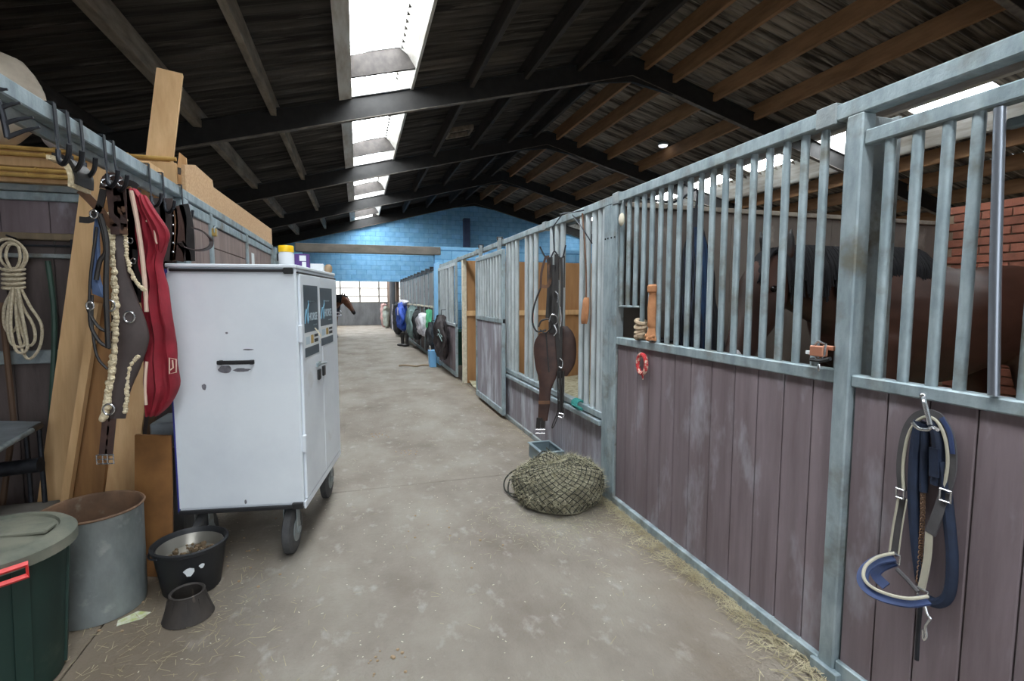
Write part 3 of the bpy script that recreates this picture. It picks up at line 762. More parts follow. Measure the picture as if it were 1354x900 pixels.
G = [12.15, 13.9, 15.8, 17.8, 19.8, 21.85]
for i in range(5):
    a, b = G[i], G[i + 1]
    t = thing('stall_screen', ['grey sheeted stall front next to the blue pier with the white coat on it', 'grey sheeted stall front behind the dark grey rug and sage coat', 'grey sheeted stall front behind the bright blue horse rug',
               'grey sheeted stall front behind the black rug with pale edge', 'last grey sheeted stall front of the row at the far blue wall'][i], 'stall front', (XR, (a + b) / 2, 0), group='far stall fronts beyond the blue pier')
    rail(t, 'top_rail', XR, a, b, 2.15, 2.21, 0.06, 'dark_iron'); rail(t, 'mid_rail', XR, a, b, 1.26, 1.31, 0.06, 'cream'); rail(t, 'bottom_rail', XR, a, b, 0.0, 0.08, 0.06)
    for y in (a, b - 0.06, (a + b) / 2): rail(t, 'stile', XR, y, y + 0.06, 0.08, 2.15, 0.06)
    n = 4
    for k in range(n):
        y0 = a + 0.06 + (b - a - 0.12) * k / n; y1 = a + 0.06 + (b - a - 0.12) * (k + 1) / n
        MB().bbox((XR - 0.01, y0 + 0.004, 1.31), (XR + 0.01, y1 - 0.004, 2.13), 0.003).build('panel', 'grey_cladding', t)
    planks(t, XR, even(a + 0.06, b - 0.06, 8), 0.08, 1.26, 'plank_dark', 0.024)
    for y in (a + 0.4, b - 0.5):
        MB().tube([(XR - 0.05, y, 2.22), (XR + 0.05, y, 2.22)], 0.05, 12).build('roller', 'dark_iron', t, True)

# ================================================================== STALL ROW, LEFT
t = thing('top_rail', 'galvanised top rail over the storage bay, tack hooks hanging from it', 'rail', (XL, 2.5, 2.165))
MB().bbox((XL - 0.03, 0.4, 2.165), (XL + 0.03, 3.88, 2.228), 0.005).build('rail', 'galv', t)
MB().bbox((XL - 0.045, 0.4, 2.12), (XL - 0.02, 3.88, 2.165), 0.004).build('lower_flange', 'galv_dull', t)

t = thing('stall_screen', 'closed stall front of brown boards in galvanised frames behind the white cart', 'stall front', (XL, 5.7, 0))
rail(t, 'top_rail', XL, 3.88, 7.66, 2.165, 2.225, 0.06); rail(t, 'upper_rail', XL, 3.88, 7.66, 2.08, 2.15, 0.05); rail(t, 'mid_rail', XL, 3.88, 7.66, 1.14, 1.2, 0.05); rail(t, 'bottom_rail', XL, 3.88, 7.66, 0, 0.07, 0.06)
for y in (3.9, 4.54, 5.92, 7.54): rail(t, 'stile', XL, y, y + 0.1 if y < 4 or y > 7 else y + 0.07, 0.07, 2.165, 0.056)
planks(t, XL, [4.0, 4.18, 4.36, 4.54], 1.2, 2.08, 'plank_left'); planks(t, XL, [5.99, 6.25, 6.5, 6.76, 7.02, 7.28, 7.54], 1.2, 2.08, 'plank_left')
for k in range(5):
    z0 = 1.2 + k * 0.176
    MB().bbox((XL - 0.014, 4.61, z0 + 0.003), (XL + 0.014, 5.92, z0 + 0.173), 0.004).build('plank', 'plank_left', t)
planks(t, XL, even(4.0, 7.54, 20), 0.07, 1.14, 'plank_left')
t = thing('stall_post', 'galvanised end post with a dark bolt at the end of the boarded stall', 'post', (XL, 7.8, 0))
MB().bbox((XL - 0.06, 7.70, 0), (XL + 0.06, 7.82, 2.2), 0.005).build('post', 'galv', t)
MB().bbox((XL + 0.02, 8.0, 1.5), (XL + 0.06, 8.04, 2.1), 0.004).build('bolt_rod', 'galv_dull', t)
MB().bbox((XL + 0.06, 7.74, 2.02), (XL + 0.10, 7.8, 2.12), 0.004).build('bolt', 'dark_iron', t)
t = thing('stall_screen', 'low planked stall front hidden behind the white cart near the left pier', 'stall front', (XL, 10, 0))
rail(t, 'mid_rail', XL, 8.1, 11.8, 1.14, 1.2, 0.05); rail(t, 'bottom_rail', XL, 8.1, 11.8, 0, 0.07, 0.06)
planks(t, XL, even(8.1, 11.8, 20), 0.07, 1.14, 'plank_left')

# partition at the back of the storage bay
YP = 4.18
t = thing('stall_partition', 'brown board partition in galvanised frame at the back of the storage bay', 'partition', (-3, YP, 0))
def xrail(parent, name, z0, z1, y0=YP - 0.03, y1=YP + 0.03, m='galv_dull', x0=-4.85, x1=-1.16):
    return MB().bbox((x0, y0, z0), (x1, y1, z1), 0.005).build(name, m, parent)
xrail(t, 'top_rail', 2.20, 2.245); xrail(t, 'top_rail', 2.14, 2.195, m='galv'); xrail(t, 'batten', 1.885, 1.93, m='grey_board'); xrail(t, 'mid_rail', 1.765, 1.795); xrail(t, 'low_rail', 1.06, 1.15)
for k in range(14):
    x0 = -4.85 + k * 0.264
    MB().bbox((x0 + 0.003, YP - 0.012, 1.93), (x0 + 0.261, YP + 0.012, 2.14), 0.003).build('plank', 'plank', t)
    MB().bbox((x0 + 0.003, YP + 0.0, 0.02), (x0 + 0.261, YP + 0.024, 1.765), 0.003).build('plank', 'plank_dark', t)
    MB().bbox((x0 + 0.003, YP + 0.02, 1.795), (x0 + 0.261, YP + 0.03, 1.885), 0.003).build('plank', 'plank_dark', t)
bt = MB().tube([(-2.3, YP - 0.045, 1.845), (-1.72, YP - 0.045, 1.845)], 0.008, 8).build('bolt_rod', 'dark_iron', t, True)
MB().bbox((-1.82, YP - 0.07, 1.80), (-1.70, YP - 0.03, 1.89), 0.004).build('bolt_keeper', 'dark_iron', t)

# timbers and poles stored on top
for k, (z0, z1, y0, y1, lab) in enumerate([(2.245, 2.335, 4.10, 4.26, 'lower of two tan timbers lying across the top of the partition'),
                                           (2.34, 2.45, 4.08, 4.26, 'upper of two tan timbers lying across the partition under the sack')]):
    MB().bbox((-4.2, y0, z0), (-1.2, y1, z1), 0.005).top('timber_beam', 'pine', lab, 'timber')
MB().bbox((-4.2, 3.6, 2.245), (-1.25, 3.66, 2.30), 0.005)
for k, z in enumerate((2.285, 2.32, 2.415, 2.452)):
    y = 4.06
    pts = [(-4.1 + k * 0.1, y, z + 0.005), (-3.0, y, z), (-1.22 + 0.02 * k, y, z - 0.005)]
    mb = MB().tube(smooth(pts, 6), 0.014, 8)
    for x in (-2.9, -2.45, -2.0, -1.6): mb.tube([(x + 0.05 * k, y, z), (x + 0.05 * k + 0.012, y, z)], 0.017, 8)
    mb.top('bamboo_pole', 'bamboo', ['lowest of four thin bamboo poles resting in front of the tan timbers', 'second lowest of four thin bamboo poles in front of the tan timbers', 'bamboo pole just under the topmost one in front of the tan timbers', 'topmost of four thin bamboo poles in front of the tan timbers'][k], 'pole', 'bamboo poles on the partition', True)

# chipboard stack on the stall top
t = thing('chipboard_stack', 'long tan chipboard offcuts standing on top of the boarded stall front', 'board', (XL - 0.1, 5.7, 2.225))
MB().prism([(XL + 0.02, 4.0, 2.228), (XL + 0.02, 7.66, 2.228), (XL + 0.02, 7.66, 2.44), (XL + 0.02, 4.72, 2.40), (XL + 0.02, 4.7, 2.45), (XL + 0.02, 4.25, 2.46), (XL + 0.02, 4.0, 2.40)], (-0.022, 0, 0)).build('front_board', 'chipboard', t)
MB().bbox((XL - 0.24, 4.0, 2.228), (XL - 0.03, 4.025, 2.41), 0.003).build('end_board', 'pine', t)
MB().bbox((XL - 0.24, 4.03, 2.228), (XL - 0.03, 7.6, 2.25), 0.003).build('base_board', 'chipboard', t)
MB().prism([(XL - 0.12, 4.22, 2.25), (XL - 0.02, 4.22, 2.25), (XL - 0.03, 4.22, 2.5), (XL - 0.07, 4.22, 2.535)], (0, 0.02, 0)).build('offcut', 'pine', t)

# paper notice and padlock
MB().bbox((XL + 0.015, 6.2, 1.62), (XL + 0.0165, 6.36, 2.0), 0.0004).top('paper_notice', 'poster_white', 'small white paper notice pinned to the brown boarded stall', 'notice')
t = thing('padlock', 'brass padlock and ring on the galvanised stile of the boarded stall', 'padlock', (XL + 0.05, 4.6, 2.0))
MB().bbox((XL + 0.03, 4.55, 1.99), (XL + 0.06, 4.60, 2.05), 0.004).build('body', 'poster_gold', t)
MB().tube([(XL + 0.05, 4.59 + 0.04 * math.cos(a), 2.03 + 0.035 * math.sin(a)) for a in [i * math.pi / 6 for i in range(12)]], 0.006, 6, True).build('ring', 'galv', t, True)

# ================================================================== WHITE CART
ca = math.radians(-9)
CC = Vector((-0.566, 3.60, 0)); CU = Vector((math.cos(ca), math.sin(ca), 0)); CV = Vector((-math.sin(ca), math.cos(ca), 0))
W2, L2, Z0, Z1 = 0.33, 0.515, 0.30, 1.685
def cart_side(x, y):
    r = ray(x, y); p0 = CC + CU * (W2 + 0.016); o = Vector((0, 0, EYE))
    p = o + r * ((p0 - o).dot(CU) / r.dot(CU)); d = p - CC
    return d.dot(CV), p.z
def cart_front(x, y):
    r = ray(x, y); p0 = CC - CV * (L2 + 0.004); o = Vector((0, 0, EYE))
    p = o + r * ((p0 - o).dot(CV) / r.dot(CV)); d = p - CC
    return d.dot(CU), p.z
cart = thing('tool_cart', 'tall white wooden tack cart on grey wheels with posters on its doors', 'cart', CC, ca)
def cb(a, b, name, m, parent=None, e=0.004, sm=False): return MB().bbox(a, b, e).build(name, m, parent or cart, sm, local=True)
cb((-W2, -L2, Z0), (W2, L2, Z1 - 0.02), 'body', 'white_paint', e=0.006)
cb((-W2 - 0.005, -L2 - 0.008, Z1 - 0.02), (W2 + 0.005, L2 + 0.005, Z1), 'top_board', 'white_paint')
cb((-W2, -L2 - 0.006, Z0 + 0.03), (W2 - 0.006, -L2, Z1 - 0.05), 'end_panel', 'white_paint', e=0.002)
cb((-W2 + 0.02, -L2 - 0.022, Z1 - 0.042), (W2 - 0.05, -L2 - 0.004, Z1 - 0.026), 'top_edge_strip', 'black_plastic')
cb((W2 - 0.06, -L2 - 0.026, Z1 - 0.052), (W2 - 0.01, -L2 - 0.004, Z1 - 0.018), 'corner_guard', 'black_plastic')
cb((-W2, -L2 - 0.02, Z0), (W2 - 0.02, -L2 - 0.002, Z0 + 0.022), 'bottom_edge_strip', 'black_plastic')
cb((W2 - 0.06, -L2 - 0.026, Z0 - 0.002), (W2, -L2 - 0.002, Z0 + 0.035), 'corner_guard', 'black_plastic')
cb((-W2 - 0.006, -L2 - 0.01, Z0 + 0.01), (-W2 + 0.002, -L2 + 0.01, Z1 - 0.03), 'blue_edge_band', 'blue_edge', e=0.001)
cb((W2, -L2 + 0.0, Z0 - 0.01), (W2 + 0.012, L2, Z0 + 0.035), 'side_sill', 'white_paint')
doors = []
for y0, y1 in ((-L2 + 0.03, -0.004), (0.002, L2 - 0.02)):
    doors.append(cb((W2, y0, Z0 + 0.04), (W2 + 0.014, y1, Z1 - 0.05), 'door', 'white_paint', e=0.003))
cb((W2 + 0.0, -L2 + 0.005, Z1 - 0.046), (W2 + 0.012, L2 - 0.01, Z1 - 0.038), 'door_gap', 'black_plastic', e=0.001)
for dz in (1.25, 0.62):
    cb((W2, -L2 + 0.0, dz), (W2 + 0.022, -L2 + 0.03, dz + 0.10), 'hinge', 'white_paint', doors[0])
# handle on the end panel
hx0, hz = cart_front(289, 479); hx1, _ = cart_front(338, 479)
mb = MB().bbox((hx0, -L2 - 0.034, hz - 0.010), (hx1, -L2 - 0.022, hz + 0.012), 0.004)
for x in (hx0 + 0.005, hx1 - 0.025): mb.bbox((x, -L2 - 0.03, hz - 0.012), (x + 0.02, -L2, hz + 0.012), 0.003)
mb.build('handle', 'black_plastic', cart, local=True)
def blob_poly(cx, cz, rx, rz, y, seed, m, name):
    pts = []
    for k in range(18):
        a = 2 * math.pi * k / 18; f = 1 + 0.35 * noise.noise(Vector((math.cos(a) * 1.5, math.sin(a) * 1.5, seed)))
        pts.append((cx + rx * f * math.cos(a), y, cz + rz * f * math.sin(a)))
    MB().prism(pts, (0, -0.0006, 0)).build(name, m, cart, local=True)
for (px, py, rx, rz, sd) in ((298, 488, 0.035, 0.022, 1), (320, 489, 0.045, 0.010, 2), (270, 511, 0.012, 0.016, 3), (325, 663, 0.006, 0.014, 4), (328, 462, 0.03, 0.004, 5), (300, 440, 0.008, 0.005, 6)):
    x, z = cart_front(px, py); blob_poly(x, z, rx, rz, -L2 - 0.0063, sd, 'scuff', 'scuff')
# posters on the doors
for di, (xa, xb, ya, yb, yc, yd) in enumerate([(400.5, 419.5, 375, 379.5, 474.5, 462), (422.5, 438.5, 380, 382, 458.5, 448)]):
    y0, zt = cart_side(xa, ya); y1, zt2 = cart_side(xb, yb); _, zb = cart_side(xa, yc)
    zt = (zt + zt2) / 2; X = W2 + 0.0145
    p = MB().bbox((X, y0, zb), (X + 0.0012, y1, zt), 0.0003).build('poster', 'poster_white', doors[di], local=True)
    h = zt - zb; w = y1 - y0
    def flat(name, m, a0, a1, b0, b1, lift=0.0016):
        MB().box((X + 0.001, y0 + w * a0, zb + h * b0), (X + lift, y0 + w * a1, zb + h * b1)).build(name, m, p, local=True)
    flat('print_panel', 'poster_grey', 0, 1, 0.34, 1); flat('print_panel', 'poster_grey', 0, 1, 0, 0.13)
    flat('print_picture', 'poster_gold', 0.42, 0.60, 0.17, 0.29); flat('print_bar', 'poster_black', 0.66, 0.95, 0.25, 0.29); flat('print_bar', 'poster_black', 0.66, 0.95, 0.17, 0.22)
    flat('print_line', 'poster_ink', 0.30, 0.75, 0.765, 0.785); flat('print_line', 'poster_ink', 0.08, 0.34, 0.17, 0.28, 0.0014)
    text_part('HORSE', w * 0.20, 'poster_ink', p, (X + 0.0018, y0 + w * 0.30, zb + h * 0.50), (0, 1, 0), (0, 0, 1))
    sw = [(0.04, 0.47), (0.10, 0.60), (0.15, 0.66), (0.19, 0.58), (0.24, 0.47), (0.27, 0.56), (0.25, 0.66), (0.31, 0.74), (0.28, 0.78)]
    MB().tube([(X + 0.0018, y0 + w * a, zb + h * b) for a, b in sw], 0.004, 6, sm=4).build('print_swoosh', 'poster_blue', p, True, local=True)
    flat('print_line', 'poster_ink', 0.62, 0.9, 0.425, 0.44)
for (px, py) in ((421, 481),):
    y, z = cart_side(px, py)
    mb = MB().bbox((W2 + 0.014, y - 0.05, z - 0.014), (W2 + 0.026, y + 0.03, z + 0.014), 0.002).tube([(W2 + 0.026, y - 0.03, z), (W2 + 0.05, y + 0.07, z)], 0.006, 6)
    mb.build('latch', 'galv', cart, local=True)
for (px, py) in ((421.5, 495), (427.5, 490)):
    y, z = cart_side(px, py)
    MB().bbox((W2 + 0.014, y - 0.03, z - 0.03), (W2 + 0.028, y + 0.02, z + 0.035), 0.003).build('lock_plate', 'black_plastic', cart, local=True)
y, z = cart_side(419, 443)
MB().strap([(W2 + 0.02, y - 0.06, z + 0.05), (W2 + 0.05, y - 0.05, z), (W2 + 0.03, y + 0.02, z - 0.05)], 0.02, 0.002, (1, 0, 0), sm=4).build('tape_scrap', 'cream', cart, local=True)
# wheels
def wheel(x, y, r=0.135, w=0.055):
    mb = MB(); prof = [(r * 0.45, -w / 2), (r * 0.85, -w / 2), (r, -w / 3), (r, w / 3), (r * 0.85, w / 2), (r * 0.45, w / 2)]
    n = 28; rings = []
    for rr, dx in prof: rings.append([Vector((x + dx, y + rr * math.cos(2 * math.pi * k / n), r + rr * math.sin(2 * math.pi * k / n))) for k in range(n)])
    mb.loft(rings, False)
    wh = mb.build('wheel', 'tyre', cart, True, local=True)
    hub = MB().tube([(x - w / 2 - 0.004, y, r), (x + w / 2 + 0.004, y, r)], r * 0.5, 16).tube([(x - w / 2 - 0.02, y, r), (x + w / 2 + 0.02, y, r)], r * 0.15, 10)
    hub.build('hub', 'galv_dull', wh, True, local=True)
    fk = MB().bbox((x - w / 2 - 0.012, y - 0.03, r - 0.01), (x - w / 2 - 0.006, y + 0.03, Z0), 0.002).bbox((x + w / 2 + 0.006, y - 0.03, r - 0.01), (x + w / 2 + 0.012, y + 0.03, Z0), 0.002)
    fk.bbox((x - 0.06, y - 0.06, Z0 - 0.012), (x + 0.06, y + 0.06, Z0), 0.002)
    fk.build('fork', 'galv_dull', wh, local=True)
for x, y in ((0.235, -0.43), (-0.245, -0.43), (0.255, 0.40), (-0.245, 0.40)): wheel(x, y)

# things on the cart
t = thing('jar', 'clear plastic jar with a bright yellow lid on the white cart', 'jar', (-0.415, 3.45, Z1))
c = (-0.415, 3.45, Z1)
MB().lathe([(0.042, 0), (0.046, 0.006), (0.046, 0.085), (0.040, 0.1)], c, 24).build('body', 'jar', t, True)
MB().lathe([(0.043, 0.1), (0.045, 0.103), (0.045, 0.135), (0.041, 0.14)], c, 24).build('lid', 'yellow', t, True)
bx = (-0.335, 3.58)
t = thing('carton', 'purple carton with white lettering standing on the white cart', 'box', (bx[0], bx[1], Z1))
b0 = MB().bbox((bx[0] - 0.045, bx[1] - 0.03, Z1), (bx[0] + 0.045, bx[1] + 0.03, Z1 + 0.1), 0.002).build('carton_body', 'purple', t)
MB().box((bx[0] - 0.015, bx[1] - 0.0308, Z1 + 0.055), (bx[0] + 0.025, bx[1] - 0.03, Z1 + 0.09)).build('print_mark', 'poster_white', b0)
MB().box((bx[0] + 0.0, bx[1] - 0.0308, Z1 + 0.01), (bx[0] + 0.025, bx[1] - 0.03, Z1 + 0.05)).build('print_mark', 'poster_white', b0)
MB().bbox((-0.34, 3.80, Z1), (-0.22, 3.90, Z1 + 0.055), 0.002).top('carton', 'poster_white', 'low white carton on the white cart behind the purple one', 'box')
MB().lathe([(0.022, 0), (0.028, 0.02), (0.025, 0.045), (0.015, 0.06)], (-0.195, 3.95, Z1), 12).top('tin', 'card_brown', 'small brown tin at the far end of the white cart', 'tin', sm=True)

# ================================================================== BINS AND BUCKETS
g = (-1.37, 2.34, 0)
t = thing('storage_bin', 'dark green plastic bin with dusty lid and red clip', 'bin', g)
MB().lathe([(0.18, 0), (0.195, 0.005), (0.205, 0.1), (0.235, 0.53), (0.24, 0.555)], g, 40).build('tub', 'green_bin', t, True)
for k in range(6):
    a = 2 * math.pi * k / 6 + 0.35
    MB().obox((g[0] + 0.2 * math.cos(a), g[1] + 0.2 * math.sin(a), 0.03), (g[0] + 0.235 * math.cos(a), g[1] + 0.235 * math.sin(a), 0.53), 0.05, 0.012, (math.cos(a), math.sin(a), 0)).build('rib', 'green_bin', t)
MB().lathe([(0.255, 0.53), (0.268, 0.535), (0.268, 0.575), (0.25, 0.592), (0.215, 0.598), (0.21, 0.588), (0.15, 0.592), (0.02, 0.602)], g, 40).build('lid', 'bin_lid', t, True)
MB().bbox((g[0] - 0.15, g[1] - 0.02, 0.59), (g[0] + 0.2, g[1] + 0.06, 0.612), 0.01).build('lid_ridge', 'bin_lid', t)
aa = math.radians(-50); d = Vector((math.cos(aa), math.sin(aa), 0)); s_ = Vector((-d.y, d.x, 0)); cpos = Vector(g) + d * 0.265 + Vector((0, 0, 0.535))
loop = [cpos + s_ * x + Vector((0, 0, z)) + d * 0.02 for x, z in ((-0.05, 0.022), (0.05, 0.022), (0.05, -0.022), (-0.05, -0.022))]
MB().tube(loop, 0.011, 4, True).build('clip', 'red_clip', t, True)

g = (-1.24, 2.83, 0)
t = thing('metal_drum', 'open galvanised metal drum with rusty inside and rim', 'drum', g)
MB().lathe([(0.185, 0), (0.19, 0.003), (0.195, 0.06), (0.2, 0.49), (0.206, 0.5)], g, 44, caps=False).build('wall', 'zinc', t, True)
MB().lathe([(0.204, 0.5), (0.196, 0.5), (0.19, 0.48), (0.182, 0.12), (0.0, 0.11)], g, 44, caps=False).build('inside', 'rust', t, True)
MB().tube([(g[0] + 0.203 * math.cos(a), g[1] + 0.203 * math.sin(a), 0.5) for a in [2 * math.pi * k / 44 for k in range(44)]], 0.006, 6, True).build('rim', 'rust', t, True)
MB().prism([(-1.09, 2.625, 0.002), (-1.0, 2.655, 0.002), (-0.98, 2.70, 0.002), (-1.04, 2.72, 0.006), (-1.10, 2.665, 0.006)], (0, 0, 0.0015)).top('paper_scrap', 'paper', 'crumpled pale paper scrap on the floor beside the metal drum', 'paper')

g = (-0.86, 2.90, 0)
t = thing('feed_bucket', 'black rubber feed bucket with steel pan set in it', 'bucket', g)
MB().lathe([(0.125, 0), (0.13, 0.004), (0.165, 0.225), (0.175, 0.23), (0.176, 0.245), (0.165, 0.25), (0.158, 0.24), (0.15, 0.15), (0.0, 0.14)], g, 40, caps=False).build('bucket', 'bucket_black', t, True)
MB().lathe([(0.152, 0.222), (0.147, 0.226), (0.135, 0.2), (0.12, 0.175), (0.0, 0.174)], g, 40, caps=False).build('steel_pan', 'steel_pan', t, True)
mb = MB()
for k in range(60):
    a = random.uniform(0, 6.28); r = 0.11 * math.sqrt(random.random())
    mb.sphere((g[0] + r * math.cos(a), g[1] + r * math.sin(a), 0.178 + 0.012 * (1 - r / 0.11)), random.uniform(0.006, 0.014), 6, 4)
mb.build('feed', 'feed', t, True, kind='stuff')
for k, (a, z, r) in enumerate(((-1.35, 0.15, 0.022), (-1.0, 0.165, 0.012))):
    q = Vector((g[0] + 0.153 * math.cos(a), g[1] + 0.153 * math.sin(a), z))
    tg = Vector((-math.sin(a), math.cos(a), 0))
    MB().prism([q + tg * r * math.cos(b) * (1 + .3 * math.sin(3 * b)) + Vector((0, 0, r * math.sin(b))) for b in [i * 0.7 for i in range(9)]], (0.004 * math.cos(a), 0.004 * math.sin(a), 0)).build('scuff', 'poster_white', t)
MB().tube([(g[0] + 0.178 * math.cos(a), g[1] + 0.178 * math.sin(a), 0.235 - 0.02 * math.sin((a - 2.6) * 2)) for a in [2.6 + i * 0.15 for i in range(11)]], 0.005, 6).build('bail_handle', 'dark_iron', t, True)

g = (-0.80, 2.62, 0)
t = thing('rubber_bell', 'small brown rubber hoof bell standing upside down on the floor', 'hoof boot', g)
MB().lathe([(0.102, 0), (0.108, 0.004), (0.104, 0.014), (0.073, 0.115), (0.075, 0.122), (0.07, 0.126), (0.062, 0.12), (0.09, 0.015), (0.094, 0.0)], g, 36, caps=False).build('cup', 'brown_rubber', t, True)
for k in range(9):
    a = k * 0.7
    MB().obox((g[0] + 0.1 * math.cos(a), g[1] + 0.1 * math.sin(a), 0.015), (g[0] + 0.078 * math.cos(a), g[1] + 0.078 * math.sin(a), 0.105), 0.006, 0.004, (math.cos(a), math.sin(a), 0)).build('rib', 'brown_rubber', t)

# ================================================================== STORAGE BAY
def board(px0, z0, px1, Y1, w, th, m, name, label, cat='board', Y0=None):
    p0 = atZ(px0[0], px0[1], z0) if Y0 is None else atY(px0[0], px0[1], Y0)
    p1 = atY(px1[0], px1[1], Y1)
    return MB().obox(p0, p1, w, th, (0, -1, 0)).top(name, m, label, cat)
board((66, 700), 0.0, (131, 224), 4.03, 0.16, 0.03, 'pine', 'plank_board', 'pale pine board leaning beside the coil of rope')
board((108, 709), 0.0, (160, 268), 3.78, 0.18, 0.04, 'pine_old', 'plank_board', 'knotty old pine board leaning behind the fleece girth')
MB().obox(atZ(86, 712, 0.0) + Vector((0, -0.06, 0)), atY(128, 400, 3.66), 0.04, 0.05, (0, -1, 0)).top('wooden_batten', 'pine', 'narrow pale batten leaning between the two wide pine boards', 'batten')
p0 = atZ(153, 705, 0.0); p1 = atX(225, 95, -1.22)
MB().obox(p0, p1, 0.155, 0.035, (0.1, -1, 0)).top('plank_board', 'pine', 'tallest pine board, rising above the top rail with a metal strap', 'board')
dirn = (p1 - p0).normalized()
MB().obox(p0 + dirn * 2.45 + Vector((-0.02, -0.03, 0)), p0 + dirn * 2.45 + Vector((0.14, -0.03, -0.03)), 0.01, 0.045, (0, 0, 1)).top('metal_strap', 'steel_dusty', 'flat grey metal strap on the tallest leaning board', 'strap')
board((182, 700), 0.0, (212, 480), 3.55, 0.035, 0.025, 'brown_pole', 'wooden_stick', 'thin brown wooden slat leaning behind the red rug')
q = [(-1.19, 3.10, 0.0), (-0.985, 3.02, 0.0), (-1.0, 3.16, 0.74), (-1.20, 3.24, 0.74)]
MB().prism(q, (0.0, 0.018, 0.003)).top('chipboard_sheet', 'chipboard_brown', 'brown chipboard panel leaning between the metal drum and the cart', 'board')
a = atY(197, 560, 3.45); b = atY(240, 592, 3.45)
MB().bbox((a.x, 3.45, b.z), (b.x, 3.75, a.z), 0.01).top('plastic_crate', 'grey_plate', 'grey plastic crate behind the brown chipboard panel', 'crate')
MB().bbox((a.x, 3.45, 0.0), (b.x, 3.75, b.z - 0.003), 0.01).top('dark_chest', 'dark_wall', 'dark chest under the grey plastic crate', 'chest')
t = thing('wood_wedge', 'short tan wood block resting on the top rail by the tall board', 'wood block', (-1.15, 3.75, 2.24))
a = atX(215, 250, XL - 0.05)
MB().bbox((XL - 0.20, 3.62, 2.232), (XL - 0.06, 3.86, 2.32), 0.004).build('block', 'pine', t)

# poles against the partition
mb = MB().tube([atY(63, 345, YP - 0.06), atY(72, 430, YP - 0.08), atY(66, 590, YP - 0.12), (-1.98, YP - 0.2, 0.0)], 0.016, 8, sm=4)
mb.top('wooden_pole', 'green_paint', 'green painted tool handle standing against the dark partition', 'tool handle', sm=True)
mb = MB().tube([atY(2, 400, YP - 0.06), atY(18, 555, YP - 0.12), (-2.2, YP - 0.3, 0.0)], 0.017, 8)
mb.top('wooden_pole', 'brown_pole', 'brown wooden tool handle standing against the dark partition', 'tool handle', sm=True)

# coil of rope
t = thing('rope_coil', 'coil of cream rope hanging on the dark partition', 'rope', atY(16, 475, YP - 0.08))
Pr = lambda x, y, k=0: atY(x, y, YP - 0.09 - 0.012 * k)
for k, pts in enumerate([[(18, 360), (2, 345), (2, 328), (14, 320), (30, 328), (32, 345), (22, 360)], [(14, 360), (-6, 350), (-8, 325), (8, 316), (26, 322), (36, 340), (24, 362)],
                         [(16, 358), (8, 340), (12, 324), (24, 326), (26, 345), (18, 360)]]):
    MB().tube([Pr(x, y, k) for x, y in pts], 0.0085, 7, sm=5).build('upper_loop', 'rope', t, True)
for k, pts in enumerate([[(18, 380), (6, 405), (6, 430), (14, 440), (24, 425), (22, 382)], [(18, 380), (24, 420), (36, 455), (46, 450), (44, 430), (30, 405), (24, 382)],
                         [(20, 380), (24, 440), (36, 474), (52, 460), (55, 430), (40, 405), (28, 382)], [(16, 380), (10, 420), (14, 452), (30, 458), (34, 440), (26, 405), (22, 380)],
                         [(17, 380), (14, 430), (22, 464), (36, 460), (30, 420), (24, 382)]]):
    MB().tube([Pr(x, y, k) for x, y in pts], 0.0088, 7, sm=5).build('lower_loop', 'rope', t, True)
for k in range(5):
    y = 356 + k * 6
    c = Pr(18, y, 1)
    MB().tube([c + Vector((0.055 * math.cos(a), 0.03 * math.sin(a), 0.008 * math.sin(a))) for a in [2 * math.pi * i / 16 for i in range(16)]], 0.0095, 7, True).build('wrap', 'rope', t, True)
MB().tube([Pr(14, 314) + Vector((0, 0.05, 0)), Pr(14, 314) + Vector((0, -0.04, 0.01))], 0.006, 6).build('nail', 'dark_iron', t)

# grey metal table leaf with its tube edge
pz = 0.72
c0, c1, c2, c3 = atZ(-60, 628, pz), atZ(54, 562, pz), atZ(54, 557, pz), atZ(-60, 555, pz)
t = thing('metal_table', 'grey metal table leaf with black-ended tube edge in the storage bay', 'table', (c1.x - 0.5, c1.y, 0))
MB().prism([c0, c1, c2, c3], (0, 0, -0.012)).build('leaf', 'grey_plate', t)
MB().tube([c0 + Vector((0, -0.01, 0)), c1 + (c0 - c1) * 0.12 + Vector((0, -0.01, 0))], 0.016, 10).build('edge_tube', 'galv', t, True)
MB().tube([c1 + (c0 - c1) * 0.13 + Vector((0, -0.01, 0)), c1 + Vector((0, -0.01, 0))], 0.018, 10).build('end_cap', 'black_plastic', t, True)
for c in (c1 + Vector((-0.03, 0.04, 0)), c3 + Vector((0.05, -0.04, 0)), c2 + Vector((-0.06, -0.04, 0)), c0 + Vector((0.05, 0.05, 0))):
    MB().tube([(c.x, c.y, 0), (c.x, c.y, pz - 0.012)], 0.014, 8).build('leg', 'dark_iron', t, True)
a = atY(-10, 622, 3.72); b = atY(54, 614, 3.72)
MB().tube([a, b], 0.045, 12).top('drain_pipe', 'dark_iron', 'black pipe lying across the blocks under the metal table', 'pipe', sm=True)
mb = MB().bbox((-2.3, 3.62, 0), (-1.75, 3.85, 0.22), 0.03); mb.top('concrete_block', 'render_grey', 'rough grey block lying under the black pipe', 'block')

